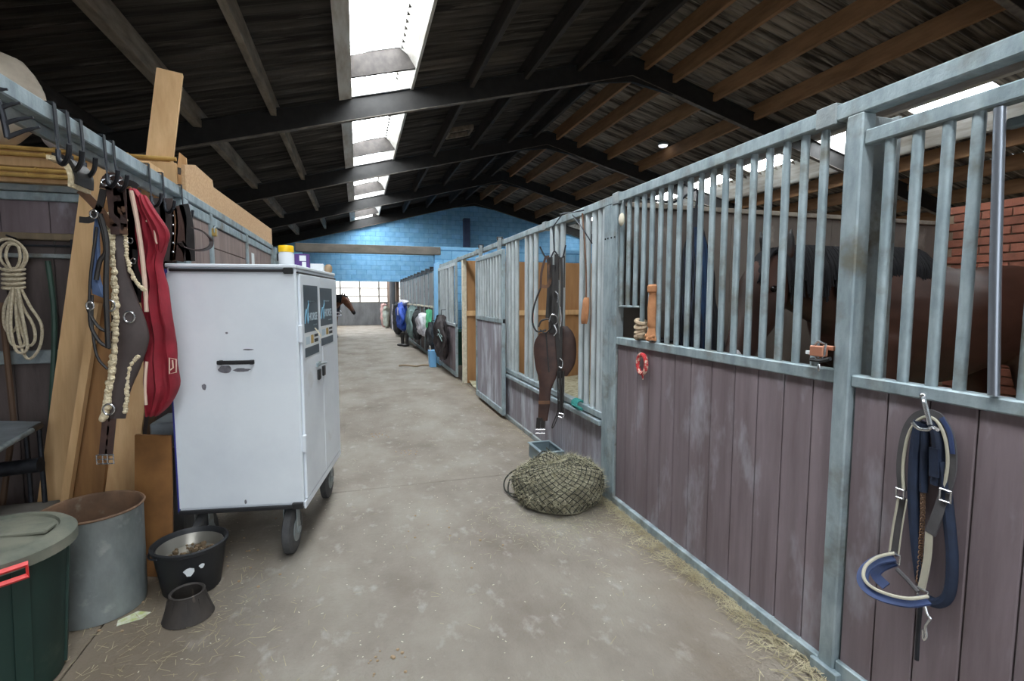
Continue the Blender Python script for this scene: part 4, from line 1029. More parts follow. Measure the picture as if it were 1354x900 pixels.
# sacks on the timbers
mb = MB()
c = Vector((-2.32, 4.12, 2.70)); bmv = []
for i in range(1, 12):
    p = math.pi * i / 12
for (cx, cy, cz, rx, ry, rz, m, nm, lab) in ((-2.34, 4.13, 2.78, 0.42, 0.30, 0.33, 'sack', 'feed_sack', 'bulging beige sack lying on the timbers above the partition'),
                                            (-1.80, 4.12, 2.555, 0.14, 0.12, 0.105, 'coat_white', 'plastic_bag', 'white plastic bag beside the bulging beige sack')):
    mb = MB().sphere((cx, cy, cz), (rx, ry, rz), 28, 18)
    for v in mb.v:
        d = v - Vector((cx, cy, cz)); v += d * 0.14 * noise.noise(d * 6 + Vector((cx, 0, 0)))
        v.z = max(v.z, cz - rz + 0.0)
    mb.top(nm, m, lab, 'sack', sm=True)

# ---- pitchfork hung at the near end of the rail
t = thing('pitchfork', 'steel pitchfork hung under the near end of the top rail', 'pitchfork', atY(-20, 170, 2.1))
Pf = lambda x, y: atY(x, y, 2.06)
MB().tube([Pf(-14, 118), Pf(-2, 135), Pf(5, 158), Pf(10, 182)], 0.009, 8, sm=4).build('socket_bar', 'dark_iron', t, True)
for a, b in (((-14, 122), (10, 118)), ((-4, 145), (27, 136)), ((4, 164), (44, 155)), ((9, 182), (53, 168))):
    MB().tube([Pf(*a), (Pf(*a) + Pf(*b)) / 2 + Vector((0, 0, 0.004)), Pf(*b)], [0.007, 0.006, 0.004], 7, sm=3).build('tine', 'dark_iron', t, True)
MB().tube([Pf(-2, 150), Pf(-160, 200)], 0.016, 8).build('handle', 'brown_pole', t, True)

# ---- tack hooks on the rail
def rail_y(px): return atX(px, 102 + px * 0.63, XL).y
HK = [55, 73, 92, 124, 137, 186, 205, 231]
for k, px in enumerate(HK):
    y = rail_y(px); X = XL
    t = thing('tack_hook', ['empty black iron tack hook on the top rail beside the pitchfork', 'black iron tack hook holding the black fleece-lined boot', 'black iron tack hook holding the black fleece-lined boot',
               'black iron tack hook carrying the fleece girth', 'black iron tack hook carrying the fleece girth', 'black iron tack hook carrying the red horse rug', 'black iron tack hook between the red rug and the leather straps',
               'black iron tack hook carrying the bundle of leather straps'][k], 'hook', (X, y, 2.0), group='tack hooks on the top rail')
    band = [(X - 0.04, y, 2.12), (X - 0.04, y, 2.235), (X + 0.038, y, 2.235), (X + 0.040, y, 2.14), (X + 0.045, y - 0.01, 2.05)]
    MB().strap(band, 0.022, 0.005, lambda p, f, X=X: (p - Vector((X, p.y, 2.17))) if (p - Vector((X, p.y, 2.17))).length > 0 else (1, 0, 0)).build('band', 'dark_iron', t)
    arm = [(X + 0.045, y - 0.01, 2.06), (X + 0.05, y - 0.02, 2.02), (X + 0.075, y - 0.05, 2.0), (X + 0.11, y - 0.09, 2.02), (X + 0.125, y - 0.11, 2.06)]
    MB().tube(arm, 0.009, 8, sm=4).build('arm', 'dark_iron', t, True)

# ================================================================== TACK ON THE LEFT RAIL
def atP(x, y, p0, n):
    r = ray(x, y); o = Vector((0, 0, EYE)); n = Vector(n)
    return o + r * ((Vector(p0) - o).dot(n) / r.dot(n))
VIEW = Vector((0, -1, 0))
# black fleece-lined boot
t = thing('tendon_boot', 'black padded leg boot with cream fleece lining on the top rail hooks', 'boot', atY(90, 250, 2.45))
Pb = lambda x, y: atY(x, y, 2.45)
arc = [Pb(*q) for q in ((71, 205), (83, 207), (95, 215), (102, 229), (102, 244))]
MB().strap([p + Vector((0, 0.05, 0)) for p in arc], 0.13, 0.014, lambda p, f: (-0.6 + f * 1.2, 0, 1 - f * 0.6), sm=5).build('shell', 'leather_black', t, True)
MB().strap([p + Vector((-0.012, 0.045, -0.014)) for p in arc], 0.145, 0.016, lambda p, f: (-0.6 + f * 1.2, 0, 1 - f * 0.6), sm=5).build('fleece_lining', 'fleece', t, True)

# fleece girth with leather
Pg = lambda x, y, d=0: atY(x, y, 2.87 - d)
t = thing('stud_girth', 'brown leather girth edged with cream fleece hanging from the top rail', 'girth', Pg(155, 610))
st = [(152, 166, 285), (151, 167, 320), (150, 170, 360), (148, 182, 395), (147, 194, 428), (147, 197, 452), (147, 186, 485), (143, 172, 520), (139, 166, 553)]
MB().drape([(Pg(a, y), Pg(b, y)) for a, b, y in st], VIEW, 0.022, 2, 0.004, 24, 3).build('leather_pad', 'leather_grey', t, True)
def fleece_edge(pts, r):
    pp = smooth([Pg(x, y, 0.012) for x, y in pts], 8)
    mb = MB()
    for i, p in enumerate(pp):
        mb.sphere(p + Vector((random.uniform(-1, 1), random.uniform(-1, 1), random.uniform(-1, 1))) * r * 0.25, (r * random.uniform(0.8, 1.15), r, r * 0.9), 8, 6)
    mb.build('fleece_edge', 'fleece', t, True)
fleece_edge([(146, 285), (149, 320), (152, 360), (154, 400), (153, 440), (150, 480), (146, 510), (141, 535), (137, 552)], 0.019)
fleece_edge([(165, 285), (166, 315), (169, 345), (177, 368), (190, 383)], 0.010)
fleece_edge([(182, 472), (174, 482), (169, 500), (168, 520), (165, 545)], 0.011)
for px, py in ((171, 419), (145, 404), (144, 541)):
    c = Pg(px, py, 0.03)
    MB().tube([c + Vector((0.022 * math.cos(a), 0, 0.026 * math.sin(a))) for a in [2 * math.pi * i / 14 for i in range(14)]], 0.005, 6, True).build('ring', 'chrome', t, True)
for px in (138, 146):
    MB().strap([Pg(px + 3, 548, 0.005), Pg(px, 580, 0.005), Pg(px - 2, 602, 0.005)], 0.032, 0.006, VIEW, sm=3).build('billet', 'leather_brown', t)
    c = Pg(px - 3, 607, 0.01)
    MB().tube([c + Vector((sx * 0.022, 0, sz * 0.022)) for sx, sz in ((-1, -1), (1, -1), (1, 1), (-1, 1))], 0.004, 6, True).tube([c + Vector((-0.022, 0, 0)), c + Vector((0.022, 0, 0))], 0.003, 6).build('buckle', 'chrome', t, True)
for pts, w, m in (([(140, 250), (143, 238), (152, 236), (158, 250), (160, 300)], 0.05, 'leather_brown'), ([(148, 245), (152, 270), (156, 310)], 0.055, 'leather_brown'), ([(106, 251), (125, 270), (150, 300)], 0.035, 'leather_tan'),
                  ([(158, 255), (162, 285), (164, 310)], 0.03, 'leather_tan'), ([(137, 250), (131, 275), (120, 290), (105, 290)], 0.028, 'leather_black')):
    MB().strap([Pg(x, y, 0.03) for x, y in pts], w, 0.007, VIEW, sm=4).build('strap', m, t, True)
for px, py in ((150, 236), (161, 242), (140, 241)):
    c = Pg(px, py, 0.045); MB().tube([c + Vector((0.018 * math.cos(a), 0.006 * math.sin(a), 0.016 * math.sin(a))) for a in [2 * math.pi * i / 12 for i in range(12)]], 0.0045, 6, True).build('buckle', 'chrome', t, True)

# blue halter with black reins
Ph = lambda x, y, d=0: atY(x, y, 2.78 - d)
t = thing('blue_halter', 'pale blue webbing halter with black reins hanging beside the fleece girth', 'halter', Ph(128, 490))
MB().drape([(Ph(126, 280), Ph(131, 280)), (Ph(123, 330), Ph(132, 330)), (Ph(121, 370), Ph(134, 370)), (Ph(122, 388), Ph(143, 396))], VIEW, 0.012, 2, 0.004, 16, 5).build('webbing', 'denim', t, True)
for pts, r in (([(122, 278), (132, 290), (140, 330), (132, 345), (127, 370)], 0.010), ([(132, 283), (141, 320), (140, 380), (143, 460)], 0.011), ([(119, 395), (117, 410), (130, 432), (146, 440)], 0.0075), ([(119, 400), (120, 430), (132, 452), (146, 460)], 0.008),
               ([(122, 390), (122, 430), (128, 470), (142, 488)], 0.006), ([(128, 300), (120, 360), (118, 400)], 0.006)):
    MB().tube([Ph(x, y, 0.02) for x, y in pts], r, 7, sm=4).build('rein', 'leather_black', t, True)
for px, py in ((124, 283), (119, 404)):
    c = Ph(px, py, 0.03); MB().tube([c + Vector((0.014 * math.cos(a), 0, 0.018 * math.sin(a))) for a in [2 * math.pi * i / 12 for i in range(12)]], 0.004, 6, True).build('ring', 'chrome', t, True)

# black bridle between girth and rug
Pk = lambda x, y, d=0: atY(x, y, 3.0 - d)
t = thing('black_bridle', 'black leather bridle hanging between the fleece girth and the red rug', 'bridle', Pk(172, 390))
for pts, w in (([(160, 252), (168, 290), (170, 340), (178, 390)], 0.035), ([(166, 250), (174, 300), (180, 350), (184, 400)], 0.05), ([(172, 250), (176, 290), (178, 330)], 0.04), ([(158, 246), (172, 242), (182, 248)], 0.03), ([(164, 262), (160, 300), (168, 352), (176, 372)], 0.02)):
    MB().strap([Pk(x, y) for x, y in pts], w, 0.008, VIEW, sm=4).build('strap', 'leather_black', t, True)
for px, py in ((172, 318), (176, 345)):
    c = Pk(px, py, 0.015); MB().tube([c + Vector((0.012 * math.cos(a), 0, 0.014 * math.sin(a))) for a in [2 * math.pi * i / 12 for i in range(12)]], 0.0035, 6, True).build('buckle', 'chrome', t, True)

# red rug
Pq = lambda x, y, d=0: atY(x, y, 2.97 - d)
t = thing('horse_rug', 'folded red horse rug with cream piping hanging from the top rail', 'horse rug', Pq(205, 550))
st = [(171, 181, 250), (174, 198, 268), (177, 213, 292), (179, 222, 312), (182, 219, 330), (185, 216, 350), (189, 221, 385), (190, 227, 420), (190, 232, 455), (191, 236, 488), (191, 234, 515), (190, 226, 535), (193, 210, 549)]
MB().drape([(Pq(a, y), Pq(b, y)) for a, b, y in st], VIEW, lambda f: 0.045 + 0.03 * f, 4, 0.018, 44, 2, 5).build('rug', 'red_cloth', t, True)
MB().drape([(Pq(183, 258, 0.05), Pq(192, 258, 0.05)), (Pq(190, 278, 0.06), Pq(206, 278, 0.06)), (Pq(198, 300, 0.06), Pq(221, 303, 0.06)), (Pq(205, 322, 0.05), Pq(223, 318, 0.05)), (Pq(207, 338, 0.04), Pq(214, 334, 0.04))], VIEW, 0.03, 3, 0.008, 24, 7).build('flap', 'red_cloth', t, True)
for pts, r in (([(173, 252), (180, 285), (187, 330), (192, 380), (194, 412)], 0.010), ([(194, 478), (192, 505), (193, 535)], 0.007), ([(193, 292), (202, 296), (206, 318), (208, 322)], 0.004)):
    MB().tube([Pq(x, y, 0.075) for x, y in pts], r, 7, sm=5).build('piping', 'piping_cream', t, True)
q = [Pq(x, y, 0.088) for x, y in ((224, 473), (233, 475), (233, 492), (224, 494))]
MB().tube(q, 0.003, 6, True).tube([Pq(228, 476, 0.09), Pq(229, 486, 0.09), Pq(225, 489, 0.09)], 0.0035, 6).build('badge_stitching', 'piping_cream', t, True)

# tan and black straps at the end of the rail
Pt = lambda x, y, d=0: atY(x, y, 3.5 - d)
t = thing('tack_straps', 'bundle of brown and black leather straps hanging behind the red rug', 'bridle', Pt(240, 345))
for pts, w, m in (([(208, 262), (212, 300), (210, 345)], 0.06, 'leather_grey'), ([(219, 262), (222, 300), (220, 345)], 0.07, 'leather_grey'), ([(230, 275), (232, 300), (228, 345)], 0.03, 'leather_tan'), ([(236, 272), (240, 290), (239, 320), (236, 345)], 0.055, 'leather_brown'),
                  ([(243, 270), (250, 300), (252, 345)], 0.05, 'leather_black'), ([(238, 320), (246, 332), (248, 345)], 0.04, 'leather_grey')):
    MB().strap([Pt(x, y) for x, y in pts], w, 0.008, VIEW, sm=4).build('strap', m, t, True)
lp = [(254, 301), (268, 306), (279, 317), (277, 327), (262, 331), (244, 327), (238, 320)]
MB().strap([Pt(x, y, 0.03 + 0.03 * math.sin(i)) for i, (x, y) in enumerate(lp)], 0.022, 0.006, (0, 0.3, 1), sm=5).build('strap_loop', 'leather_grey', t, True)
for k in range(5):
    c = Pt(229, 285 + k * 12, 0.012); MB().sphere(c, 0.007, 8, 6).build('stud', 'chrome', t, True)

# ================================================================== RIGHT SIDE: HEADCOLLAR AND SMALL THINGS
Pc = lambda x, y, d=0: atX(x, y, 1.745 - d)
NX = (-1, 0, 0)
t = thing('wall_hook', 'bright steel hook screwed below the bars holding the headcollar', 'hook', Pc(1222, 570))
MB().tube([Pc(1221, 523, -0.02), Pc(1222, 530, 0.01), Pc(1226, 545, 0.02), Pc(1230, 562, 0.03)], 0.007, 8, sm=4).build('stem', 'chrome', t, True)
MB().tube([Pc(1206, 558, 0.05), Pc(1214, 566, 0.045), Pc(1226, 568, 0.035), Pc(1233, 565, 0.035), Pc(1240, 568, 0.05)], 0.0055, 8, sm=4).build('cross_arm', 'chrome', t, True)
MB().sphere(Pc(1221, 523, -0.01), 0.011, 10, 8).build('cap', 'chrome', t, True)

t = thing('headcollar', 'blue and cream horse headcollar with lead rope hanging on the near door', 'headcollar', Pc(1215, 860))
crown = [(1193, 648), (1191, 615), (1197, 575), (1209, 553), (1226, 546), (1243, 553), (1256, 578), (1259, 615), (1253, 645), (1248, 662)]
MB().strap([Pc(*q) for q in crown], 0.026, 0.006, NX, sm=6).build('crownpiece', 'halter_dark', t, True)
inn = [(1195, 648), (1194, 615), (1200, 578), (1211, 558), (1225, 551), (1239, 557), (1250, 580), (1253, 613), (1248, 645)]
MB().tube([Pc(x, y, 0.006) for x, y in inn], 0.005, 7, sm=6).build('cream_edge', 'halter_cream', t, True)
MB().strap([Pc(1245, 552, 0.004), Pc(1256, 572, 0.004), Pc(1260, 600, 0.004)], 0.012, 0.006, NX, sm=4).build('blue_lining', 'halter_blue', t)
MB().strap([Pc(1192, 656, 0.004), Pc(1187, 695, 0.008), Pc(1181, 733, 0.012)], 0.026, 0.006, NX, sm=4).build('cheek_strap', 'halter_dark', t)
MB().tube([Pc(1188, 657, 0.012), Pc(1181, 695, 0.014), Pc(1176, 730, 0.016)], 0.004, 6).build('cream_edge', 'halter_cream', t)
MB().tube([Pc(1199, 660, 0.012), Pc(1193, 695, 0.014), Pc(1188, 733, 0.016)], 0.0025, 6).build('cream_edge', 'halter_cream', t)
MB().strap([Pc(1250, 650, 0.005), Pc(1240, 680, 0.01), Pc(1230, 705, 0.012)], 0.03, 0.008, NX, sm=4).build('cheek_strap', 'halter_dark', t)
MB().strap([Pc(1229, 700, 0.012), Pc(1226, 740, 0.012), Pc(1218, 780, 0.014)], 0.02, 0.006, NX, sm=4).build('cheek_strap', 'halter_cream', t)
nose = [(1182, 736), (1160, 741), (1144, 753), (1141, 768), (1152, 781), (1175, 791), (1202, 796), (1226, 793)]
nd = [0.01, 0.05, 0.10, 0.13, 0.14, 0.12, 0.08, 0.03]
MB().strap([Pc(x, y, d) for (x, y), d in zip(nose, nd)], 0.034, 0.008, lambda p, f: (-0.7, 0, 0.7), sm=6).build('noseband', 'halter_blue', t, True)
MB().tube([Pc(x + 1, y - 5, d + 0.004) for (x, y), d in zip(nose, nd)], 0.0055, 7, sm=6).build('cream_edge', 'halter_cream', t, True)
MB().strap([Pc(1184, 742, 0.01), Pc(1165, 750, 0.03), Pc(1158, 760, 0.05), Pc(1172, 775, 0.05)], 0.03, 0.008, lambda p, f: (-0.7, 0, 0.7), sm=5).build('noseband_lining', 'halter_blue', t, True)
MB().tube([Pc(1186, 752, 0.03), Pc(1200, 766, 0.03), Pc(1214, 782, 0.03)], 0.007, 7).build('chin_cord', 'halter_dark', t, True)
for (cx, cy, w, h) in ((1183, 737, 0.035, 0.03), (1250, 655, 0.03, 0.036), (1190, 652, 0.024, 0.03), (1220, 784, 0.03, 0.026)):
    c = Pc(cx, cy, 0.016)
    MB().tube([c + Vector((0, a * w / 2, b * h / 2)) for a, b in ((-1, -1), (1, -1), (1, 1), (-1, 1))], 0.004, 6, True).build('buckle', 'chrome', t, True)
for pts, r in (([(1216, 556), (1210, 600), (1208, 660), (1212, 720), (1218, 768)], 0.017), ([(1232, 552), (1240, 580), (1241, 620), (1238, 640)], 0.017), ([(1224, 560), (1222, 610), (1221, 650)], 0.012),
               ([(1246, 610), (1254, 680), (1259, 740), (1255, 785), (1240, 797), (1226, 792)], 0.016)):
    MB().tube([Pc(x, y, -0.004) for x, y in pts], r, 9, sm=6).build('lead_rope', 'navy', t, True)
MB().strap([Pc(1237, 592, 0.008), Pc(1237, 630, 0.008)], 0.026, 0.02, NX).build('fleece_sleeve', 'navy', t)
ch = smooth([Pc(1220, 640, 0.0), Pc(1220, 680, 0.0), Pc(1217, 730, 0.004), Pc(1214, 770, 0.01)], 14)
mb = MB()
for i in range(0, len(ch) - 1, 1):
    c = ch[i]; a = 0.006
    mb.tube([c + Vector((0, a * math.cos(x) * (1 if i % 2 else 0.4), 0.007 * math.sin(x))) + Vector((-a * math.cos(x) * (0.4 if i % 2 else 1), 0, 0)) for x in [2 * math.pi * k / 8 for k in range(8)]], 0.0018, 5, True)
mb.build('lead_chain', 'rust', t, True)
MB().tube([Pc(1222, 798, 0.02), Pc(1226, 812, 0.02), Pc(1230, 818, 0.02), Pc(1224, 828, 0.02), Pc(1225, 842, 0.02), Pc(1221, 845, 0.02), Pc(1221, 832, 0.02)], 0.0045, 7, sm=4).build('snap_hook', 'chrome', t, True)
MB().tube([Pc(1217, 800, 0.0), Pc(1214, 835, 0.0), Pc(1212, 872, 0.0)], 0.007, 7).build('chain_end', 'dark_iron', t, True)

# brass clip thing on the mid rail
t = thing('bit_clip', 'copper coloured tack bracket clamped on the mid rail between two bars', 'bracket', (1.74, 1.52, 1.225))
Pm = lambda x, y, d=0: atX(x, y, 1.73 - d)
MB().tube([Pm(1076, 457), Pm(1082, 451), Pm(1092, 455), Pm(1090, 468), Pm(1086, 474), Pm(1080, 474), Pm(1077, 464)], 0.005, 7, True).build('loop', 'chrome', t, True)
MB().bbox(Pm(1078, 456, -0.02), Pm(1087, 472, 0.01), 0.003).build('clamp', 'copper', t)
MB().bbox(Pm(1092, 456, -0.04), Pm(1101, 464, -0.02), 0.003).build('knob', 'copper', t)
MB().tube([Pm(1072, 475), Pm(1084, 477), Pm(1098, 474)], 0.008, 7).build('foot', 'black_plastic', t, True)
MB().sphere(Pm(1083, 486), (0.006, 0.006, 0.016), 8, 6).build('screw', 'chrome', t, True)
MB().bbox(Pm(1070, 463, -0.02), Pm(1074, 469, 0.0), 0.002).build('tag', 'poster_white', t)

# red and white rope ring
c = atX(851, 481, 1.762)
mb = MB().tube([c + Vector((-0.012, 0.05 * math.cos(a), 0.062 * math.sin(a))) for a in [2 * math.pi * i / 24 for i in range(24)]], 0.014, 8, True)
mb.tube([c + Vector((-0.012, -0.01, -0.06)), c + Vector((-0.01, -0.012, -0.10))], [0.008, 0.004], 6)
mb.top('rope_ring', 'red_rope', 'small red and white rope ring hanging on the planks', 'rope ring', sm=True)

# tan cloth tube wrapped on a bar with knitted knots
t = thing('bar_wrap', 'tan cloth sleeve wrapped round a bar with a frilled end above the planks', 'cloth', (1.755, 2.74, 1.23))
yb = by[5] + 0.035
def ringz(prof, cx, cy): return MB().lathe([(r, z) for r, z in prof], (cx, cy, 0), 16)
ringz([(0.020, 1.585), (0.034, 1.575), (0.034, 1.54), (0.022, 1.53), (0.024, 1.51), (0.03, 1.44), (0.028, 1.36), (0.03, 1.33), (0.022, 1.315), (0.034, 1.27), (0.04, 1.24)][::-1], 1.757, yb).build('sleeve', 'tan_cloth', t, True)
mb = MB()
for k in range(12):
    a = k * 0.55
    mb.sphere((1.757 + 0.03 * math.cos(a), yb + 0.03 * math.sin(a), 1.245 + 0.01 * (k % 3)), 0.014, 7, 5)
mb.build('frill', 'tan_cloth', t, True)
t = thing('knotted_cord', 'thick cream knotted cord round a bar beside the tan cloth sleeve', 'cord', (1.77, 2.84, 1.23))
yk = by[3] + 0.0
for k, z in enumerate((1.345, 1.315, 1.285, 1.255, 1.24)):
    MB().tube([(1.772 + 0.032 * math.cos(a), yk + (0.03 + 0.005 * (k % 2)) * math.sin(a), z + 0.012 * math.sin(a + k)) for a in [2 * math.pi * i / 14 for i in range(14)]], 0.014, 7, True).build('turn', 'knit', t, True)

# white insulator on the channel post
t = thing('pulley', 'small pale pulley hanging at the top of the broad channel post', 'pulley', (1.75, 3.19, 1.98))
c = atX(822, 290, 1.74)
MB().sphere(c, (0.014, 0.035, 0.045), 12, 10).build('block', 'cream', t, True)
MB().tube([c + Vector((0, 0, 0.04)), c + Vector((0.01, 0, 0.13))], 0.005, 6).build('cord', 'galv_dull', t, True)

# ---- tack on the grouped-bar front
P0 = Vector((1.58, 4.22, 1)); NN = Vector((-0.44, -0.9, 0)).normalized()
Pd = lambda x, y, d=0: atP(x, y, P0 + NN * d, NN)
t = thing('bridle_bracket', 'three-pronged wire bracket hung on the bars carrying leather tack', 'bracket', Pd(733, 345))
MB().tube([Pd(714, 326), Pd(720, 338), Pd(727, 342), Pd(733, 332), Pd(739, 340), Pd(744, 340), Pd(748, 324)], 0.007, 7, sm=4).build('prongs', 'dark_iron', t, True)
MB().tube([Pd(733, 332), Pd(731, 300), (1.74, 4.15, 2.24), (1.80, 4.15, 2.25)], 0.006, 7).build('hanger', 'dark_iron', t, True)
t = thing('stud_girth', 'dark brown leather stud girth with two rounded pads hanging on the bars', 'girth', Pd(716, 570))
MB().drape([(Pd(a, y), Pd(b, y)) for a, b, y in ((714, 735, 440), (707, 738, 452), (706, 739, 468), (708, 739, 485), (712, 735, 500), (713, 729, 515), (712, 727, 535), (711, 724, 556))], NN, 0.012, 1, 0.003, 24, 1).build('belly_pad', 'leather_brown', t, True)
MB().drape([(Pd(a, y, -0.02), Pd(b, y, -0.02)) for a, b, y in ((742, 750, 431), (741, 758, 440), (740, 762, 455), (740, 762, 470), (740, 759, 484), (741, 750, 497))], NN, 0.012, 1, 0.003, 24, 4).build('belly_pad', 'leather_brown', t, True)
for px in (712.5, 718.5):
    MB().strap([Pd(px, 552, 0.005), Pd(px - 1, 566, 0.005)], 0.04, 0.006, NN).build('billet', 'leather_black', t)
    c = Pd(px - 1, 570, 0.01)
    s = Vector((0.9, -0.44, 0)).normalized()
    MB().tube([c + s * (a * 0.022) + Vector((0, 0, b * 0.018)) for a, b in ((-1, -1), (1, -1), (1, 1), (-1, 1))], 0.004, 6, True).build('buckle', 'chrome', t, True)
MB().strap([Pd(722, 440, 0.02), Pd(724, 470, 0.02), Pd(726, 492, 0.02)], 0.012, 0.004, NN).build('strap', 'leather_black', t)
MB().strap([Pd(712, 532, 0.014), Pd(727, 532, 0.014)], 0.03, 0.004, NN).build('keeper', 'leather_tan', t)
t = thing('leather_bridle', 'black leather bridle with steel bits and long reins hanging on the wire bracket', 'bridle', Pd(735, 575))
for pts, w, m in (([(722, 338), (716, 360), (715, 380)], 0.02, 'leather_brown'), ([(724, 338), (728, 365), (724, 378), (716, 378)], 0.03, 'leather_tan'), ([(727, 340), (727, 380), (725, 420)], 0.05, 'leather_black'),
                  ([(731, 350), (730, 400), (730, 440)], 0.06, 'leather_black'), ([(736, 336), (736, 380), (735, 420), (738, 460), (741, 500)], 0.035, 'leather_black'), ([(742, 340), (743, 380), (742, 430), (741, 490)], 0.025, 'leather_black')):
    MB().strap([Pd(x, y, 0.03) for x, y in pts], w, 0.008, NN, sm=4).build('strap', m, t, True)
for pts, r in (([(715, 380), (706, 405), (704, 425), (710, 438), (722, 436)], 0.008), ([(712, 432), (716, 424), (726, 422), (730, 430), (722, 440), (714, 436)], 0.008), ([(737, 490), (738, 520), (738, 545)], 0.007), ([(741, 490), (741, 520), (741, 548)], 0.011), ([(745, 490), (744, 520), (744, 546)], 0.011),
               ([(739, 530), (737, 545), (731, 560), (730, 566), (734, 560), (738, 548)], 0.005), ([(746, 338), (746, 380)], 0.006), ([(739, 338), (739, 370)], 0.006)):
    MB().tube([Pd(x, y, 0.045) for x, y in pts], r, 7, sm=4).build('rein', 'leather_black', t, True)
for pts in ([(726, 425), (729, 416), (736, 418), (737, 426), (731, 430)], [(734, 385), (738, 390), (737, 400)], [(740, 405), (742, 420), (741, 432)], [(733, 430), (736, 438), (732, 444)], [(740, 473), (744, 478), (743, 486), (739, 484)], [(739, 546), (746, 548), (744, 552), (738, 550)]):
    MB().tube([Pd(x, y, 0.07) for x, y in pts], 0.006, 7, sm=4).build('bit', 'chrome', t, True)
# strap with cloth tail near the channel post
t = thing('hanging_strap', 'thin brown strap with an orange-brown tassel hanging in front of the bars', 'strap', atX(773, 430, 1.70))
Ps = lambda x, y: atX(x, y, 1.72)
MB().tube([Ps(770, 282), Ps(773, 320), Ps(775, 360), Ps(775, 395)], 0.007, 7, sm=3).build('strap', 'leather_tan', t, True)
MB().drape([(Ps(773, 393), Ps(778, 393)), (Ps(770, 410), Ps(778, 410)), (Ps(769, 428), Ps(776, 428))], NX, 0.02, 2, 0.004, 14, 2).build('tassel', 'tan_cloth', t, True)
t = thing('wire_hook', 'thin black wire hook sticking out above the bars near the channel post', 'hook', atX(775, 300, 1.70))
MB().tube([atX(740, 283, 1.70), atX(760, 280, 1.66), atX(772, 278, 1.72)], 0.005, 6, sm=4).build('upper_wire', 'dark_iron', t, True)
MB().tube([atX(757, 284, 1.70), atX(772, 305, 1.62), atX(783, 322, 1.66)], 0.005, 6, sm=4).build('lower_wire', 'dark_iron', t, True)
c = atX(765, 534, 1.74)
mb = MB()
for k in range(4): mb.tube([c + Vector((0.04 * math.cos(a), 0.03 * (k - 1.5) + 0.01 * math.sin(a), 0.035 * math.sin(a))) for a in [2 * math.pi * i / 12 for i in range(12)]], 0.009, 6, True)
mb.tube([c + Vector((-0.04, 0.03, -0.01)), c + Vector((-0.05, -0.08, 0.0)), c + Vector((-0.045, -0.16, -0.005))], 0.009, 6, sm=3)
mb.top('baler_twine', 'teal', 'teal twine knotted round the low rail of the grouped-bar front', 'twine', sm=True)
t = thing('salt_lick', 'orange salt lick hanging on a cord inside the grouped bars', 'salt lick', (1.9, 5.42, 1.2))
MB().drape([((1.86, 5.45, 1.42), (1.90, 5.39, 1.42)), ((1.84, 5.48, 1.36), (1.93, 5.34, 1.36)), ((1.86, 5.46, 1.2), (1.92, 5.36, 1.2))], (-0.8, -0.6, 0), 0.03, 2, 0.006, 18, 3).build('block', 'orange', t, True)
MB().tube([(1.88, 5.42, 1.42), (1.84, 5.42, 2.1), (1.78, 5.42, 2.232)], 0.005, 6).build('cord', 'dark_iron', t)

# ---- feed box and hay net on the floor
t = thing('feed_box', 'small grey open feed box on the floor beside the hay net', 'box', (1.645, 4.27, 0))
x0, x1, y0, y1, hz = 1.53, 1.745, 4.09, 4.44, 0.125
fb = MB()
for a, b in (((x0, y0, 0), (x1, y0 + 0.012, hz)), ((x0, y1 - 0.012, 0), (x1, y1, hz)), ((x0, y0, 0), (x0 + 0.012, y1, hz)), ((x1 - 0.012, y0, 0), (x1, y1, hz))): fb.bbox(a, b, 0.003)
fb.build('walls', 'feeder_grey', t)
MB().bbox((x0 + 0.012, y0 + 0.012, 0.0), (x1 - 0.012, y1 - 0.012, 0.03), 0.003).build('base', 'feeder_dark', t)
for a, b in (((x0 - 0.012, y0 - 0.012, hz), (x1, y0 + 0.02, hz + 0.012)), ((x0 - 0.012, y1 - 0.02, hz), (x1, y1 + 0.012, hz + 0.012)), ((x0 - 0.012, y0 + 0.02, hz), (x0 + 0.02, y1 - 0.02, hz + 0.012)), ((x1 - 0.02, y0 + 0.02, hz), (x1 + 0.0, y1 - 0.02, hz + 0.012))):
    MB().bbox(a, b, 0.004).build('rim', 'feeder_grey', t)

HC = Vector((1.405, 3.40, 0)); HRX, HRY, HH = 0.335, 0.35, 0.30
def hay_pt(u, v, out=0.0):
    """u around, v 0 top .. 1 base"""
    a = 2 * math.pi * u
    prof_r = math.sin(min(1, v * 1.15) * math.pi / 2) ** 0.75
    if v > 0.87: prof_r = 1 - (v - 0.87) * 0.9
    z = HH * (math.cos(v * math.pi / 2) ** 0.7 if v < 1 else 0)
    p = Vector((math.cos(a) * HRX * prof_r, math.sin(a) * HRY * prof_r, z))
    nse = noise.noise(p * 6 + Vector((3, 1, 7))) * 0.045 + noise.noise(p * 18) * 0.018
    d = Vector((p.x, p.y, p.z * 0.8 + 0.05)).normalized()
    p = p + d * (nse + out)
    p.x = min(p.x, 1.745 - HC.x); p.z = max(p.z, 0.004)
    # sag to a neck at the left where the cord ties
    if p.z > 0.18: p.z -= 0.05 * math.exp(-((p.x + 0.12) ** 2 + (p.y - 0.1) ** 2) / 0.02)
    return HC + p
t = thing('hay_net', 'full hay net of dark cord lying on the floor against the planks', 'hay net', HC)
nu, nv = 72, 28
mb = MB(); rings = [[hay_pt(k / nu, (i + 0.3) / (nv - 0.7 + 0.3)) for k in range(nu)] for i in range(nv)]
mb.loft(rings); mb.build('hay_core', 'hay', t, True)
mb = MB()
N1 = 34
for sgn in (-1, 1):
    for k in range(N1):
        pts = [hay_pt(k / N1 + sgn * v * 0.26, 0.06 + 0.92 * v, 0.006) for v in [j / 13 for j in range(14)]]
        mb.tube(pts, 0.0027, 4)
mb.build('net_cords', 'net', t, True)
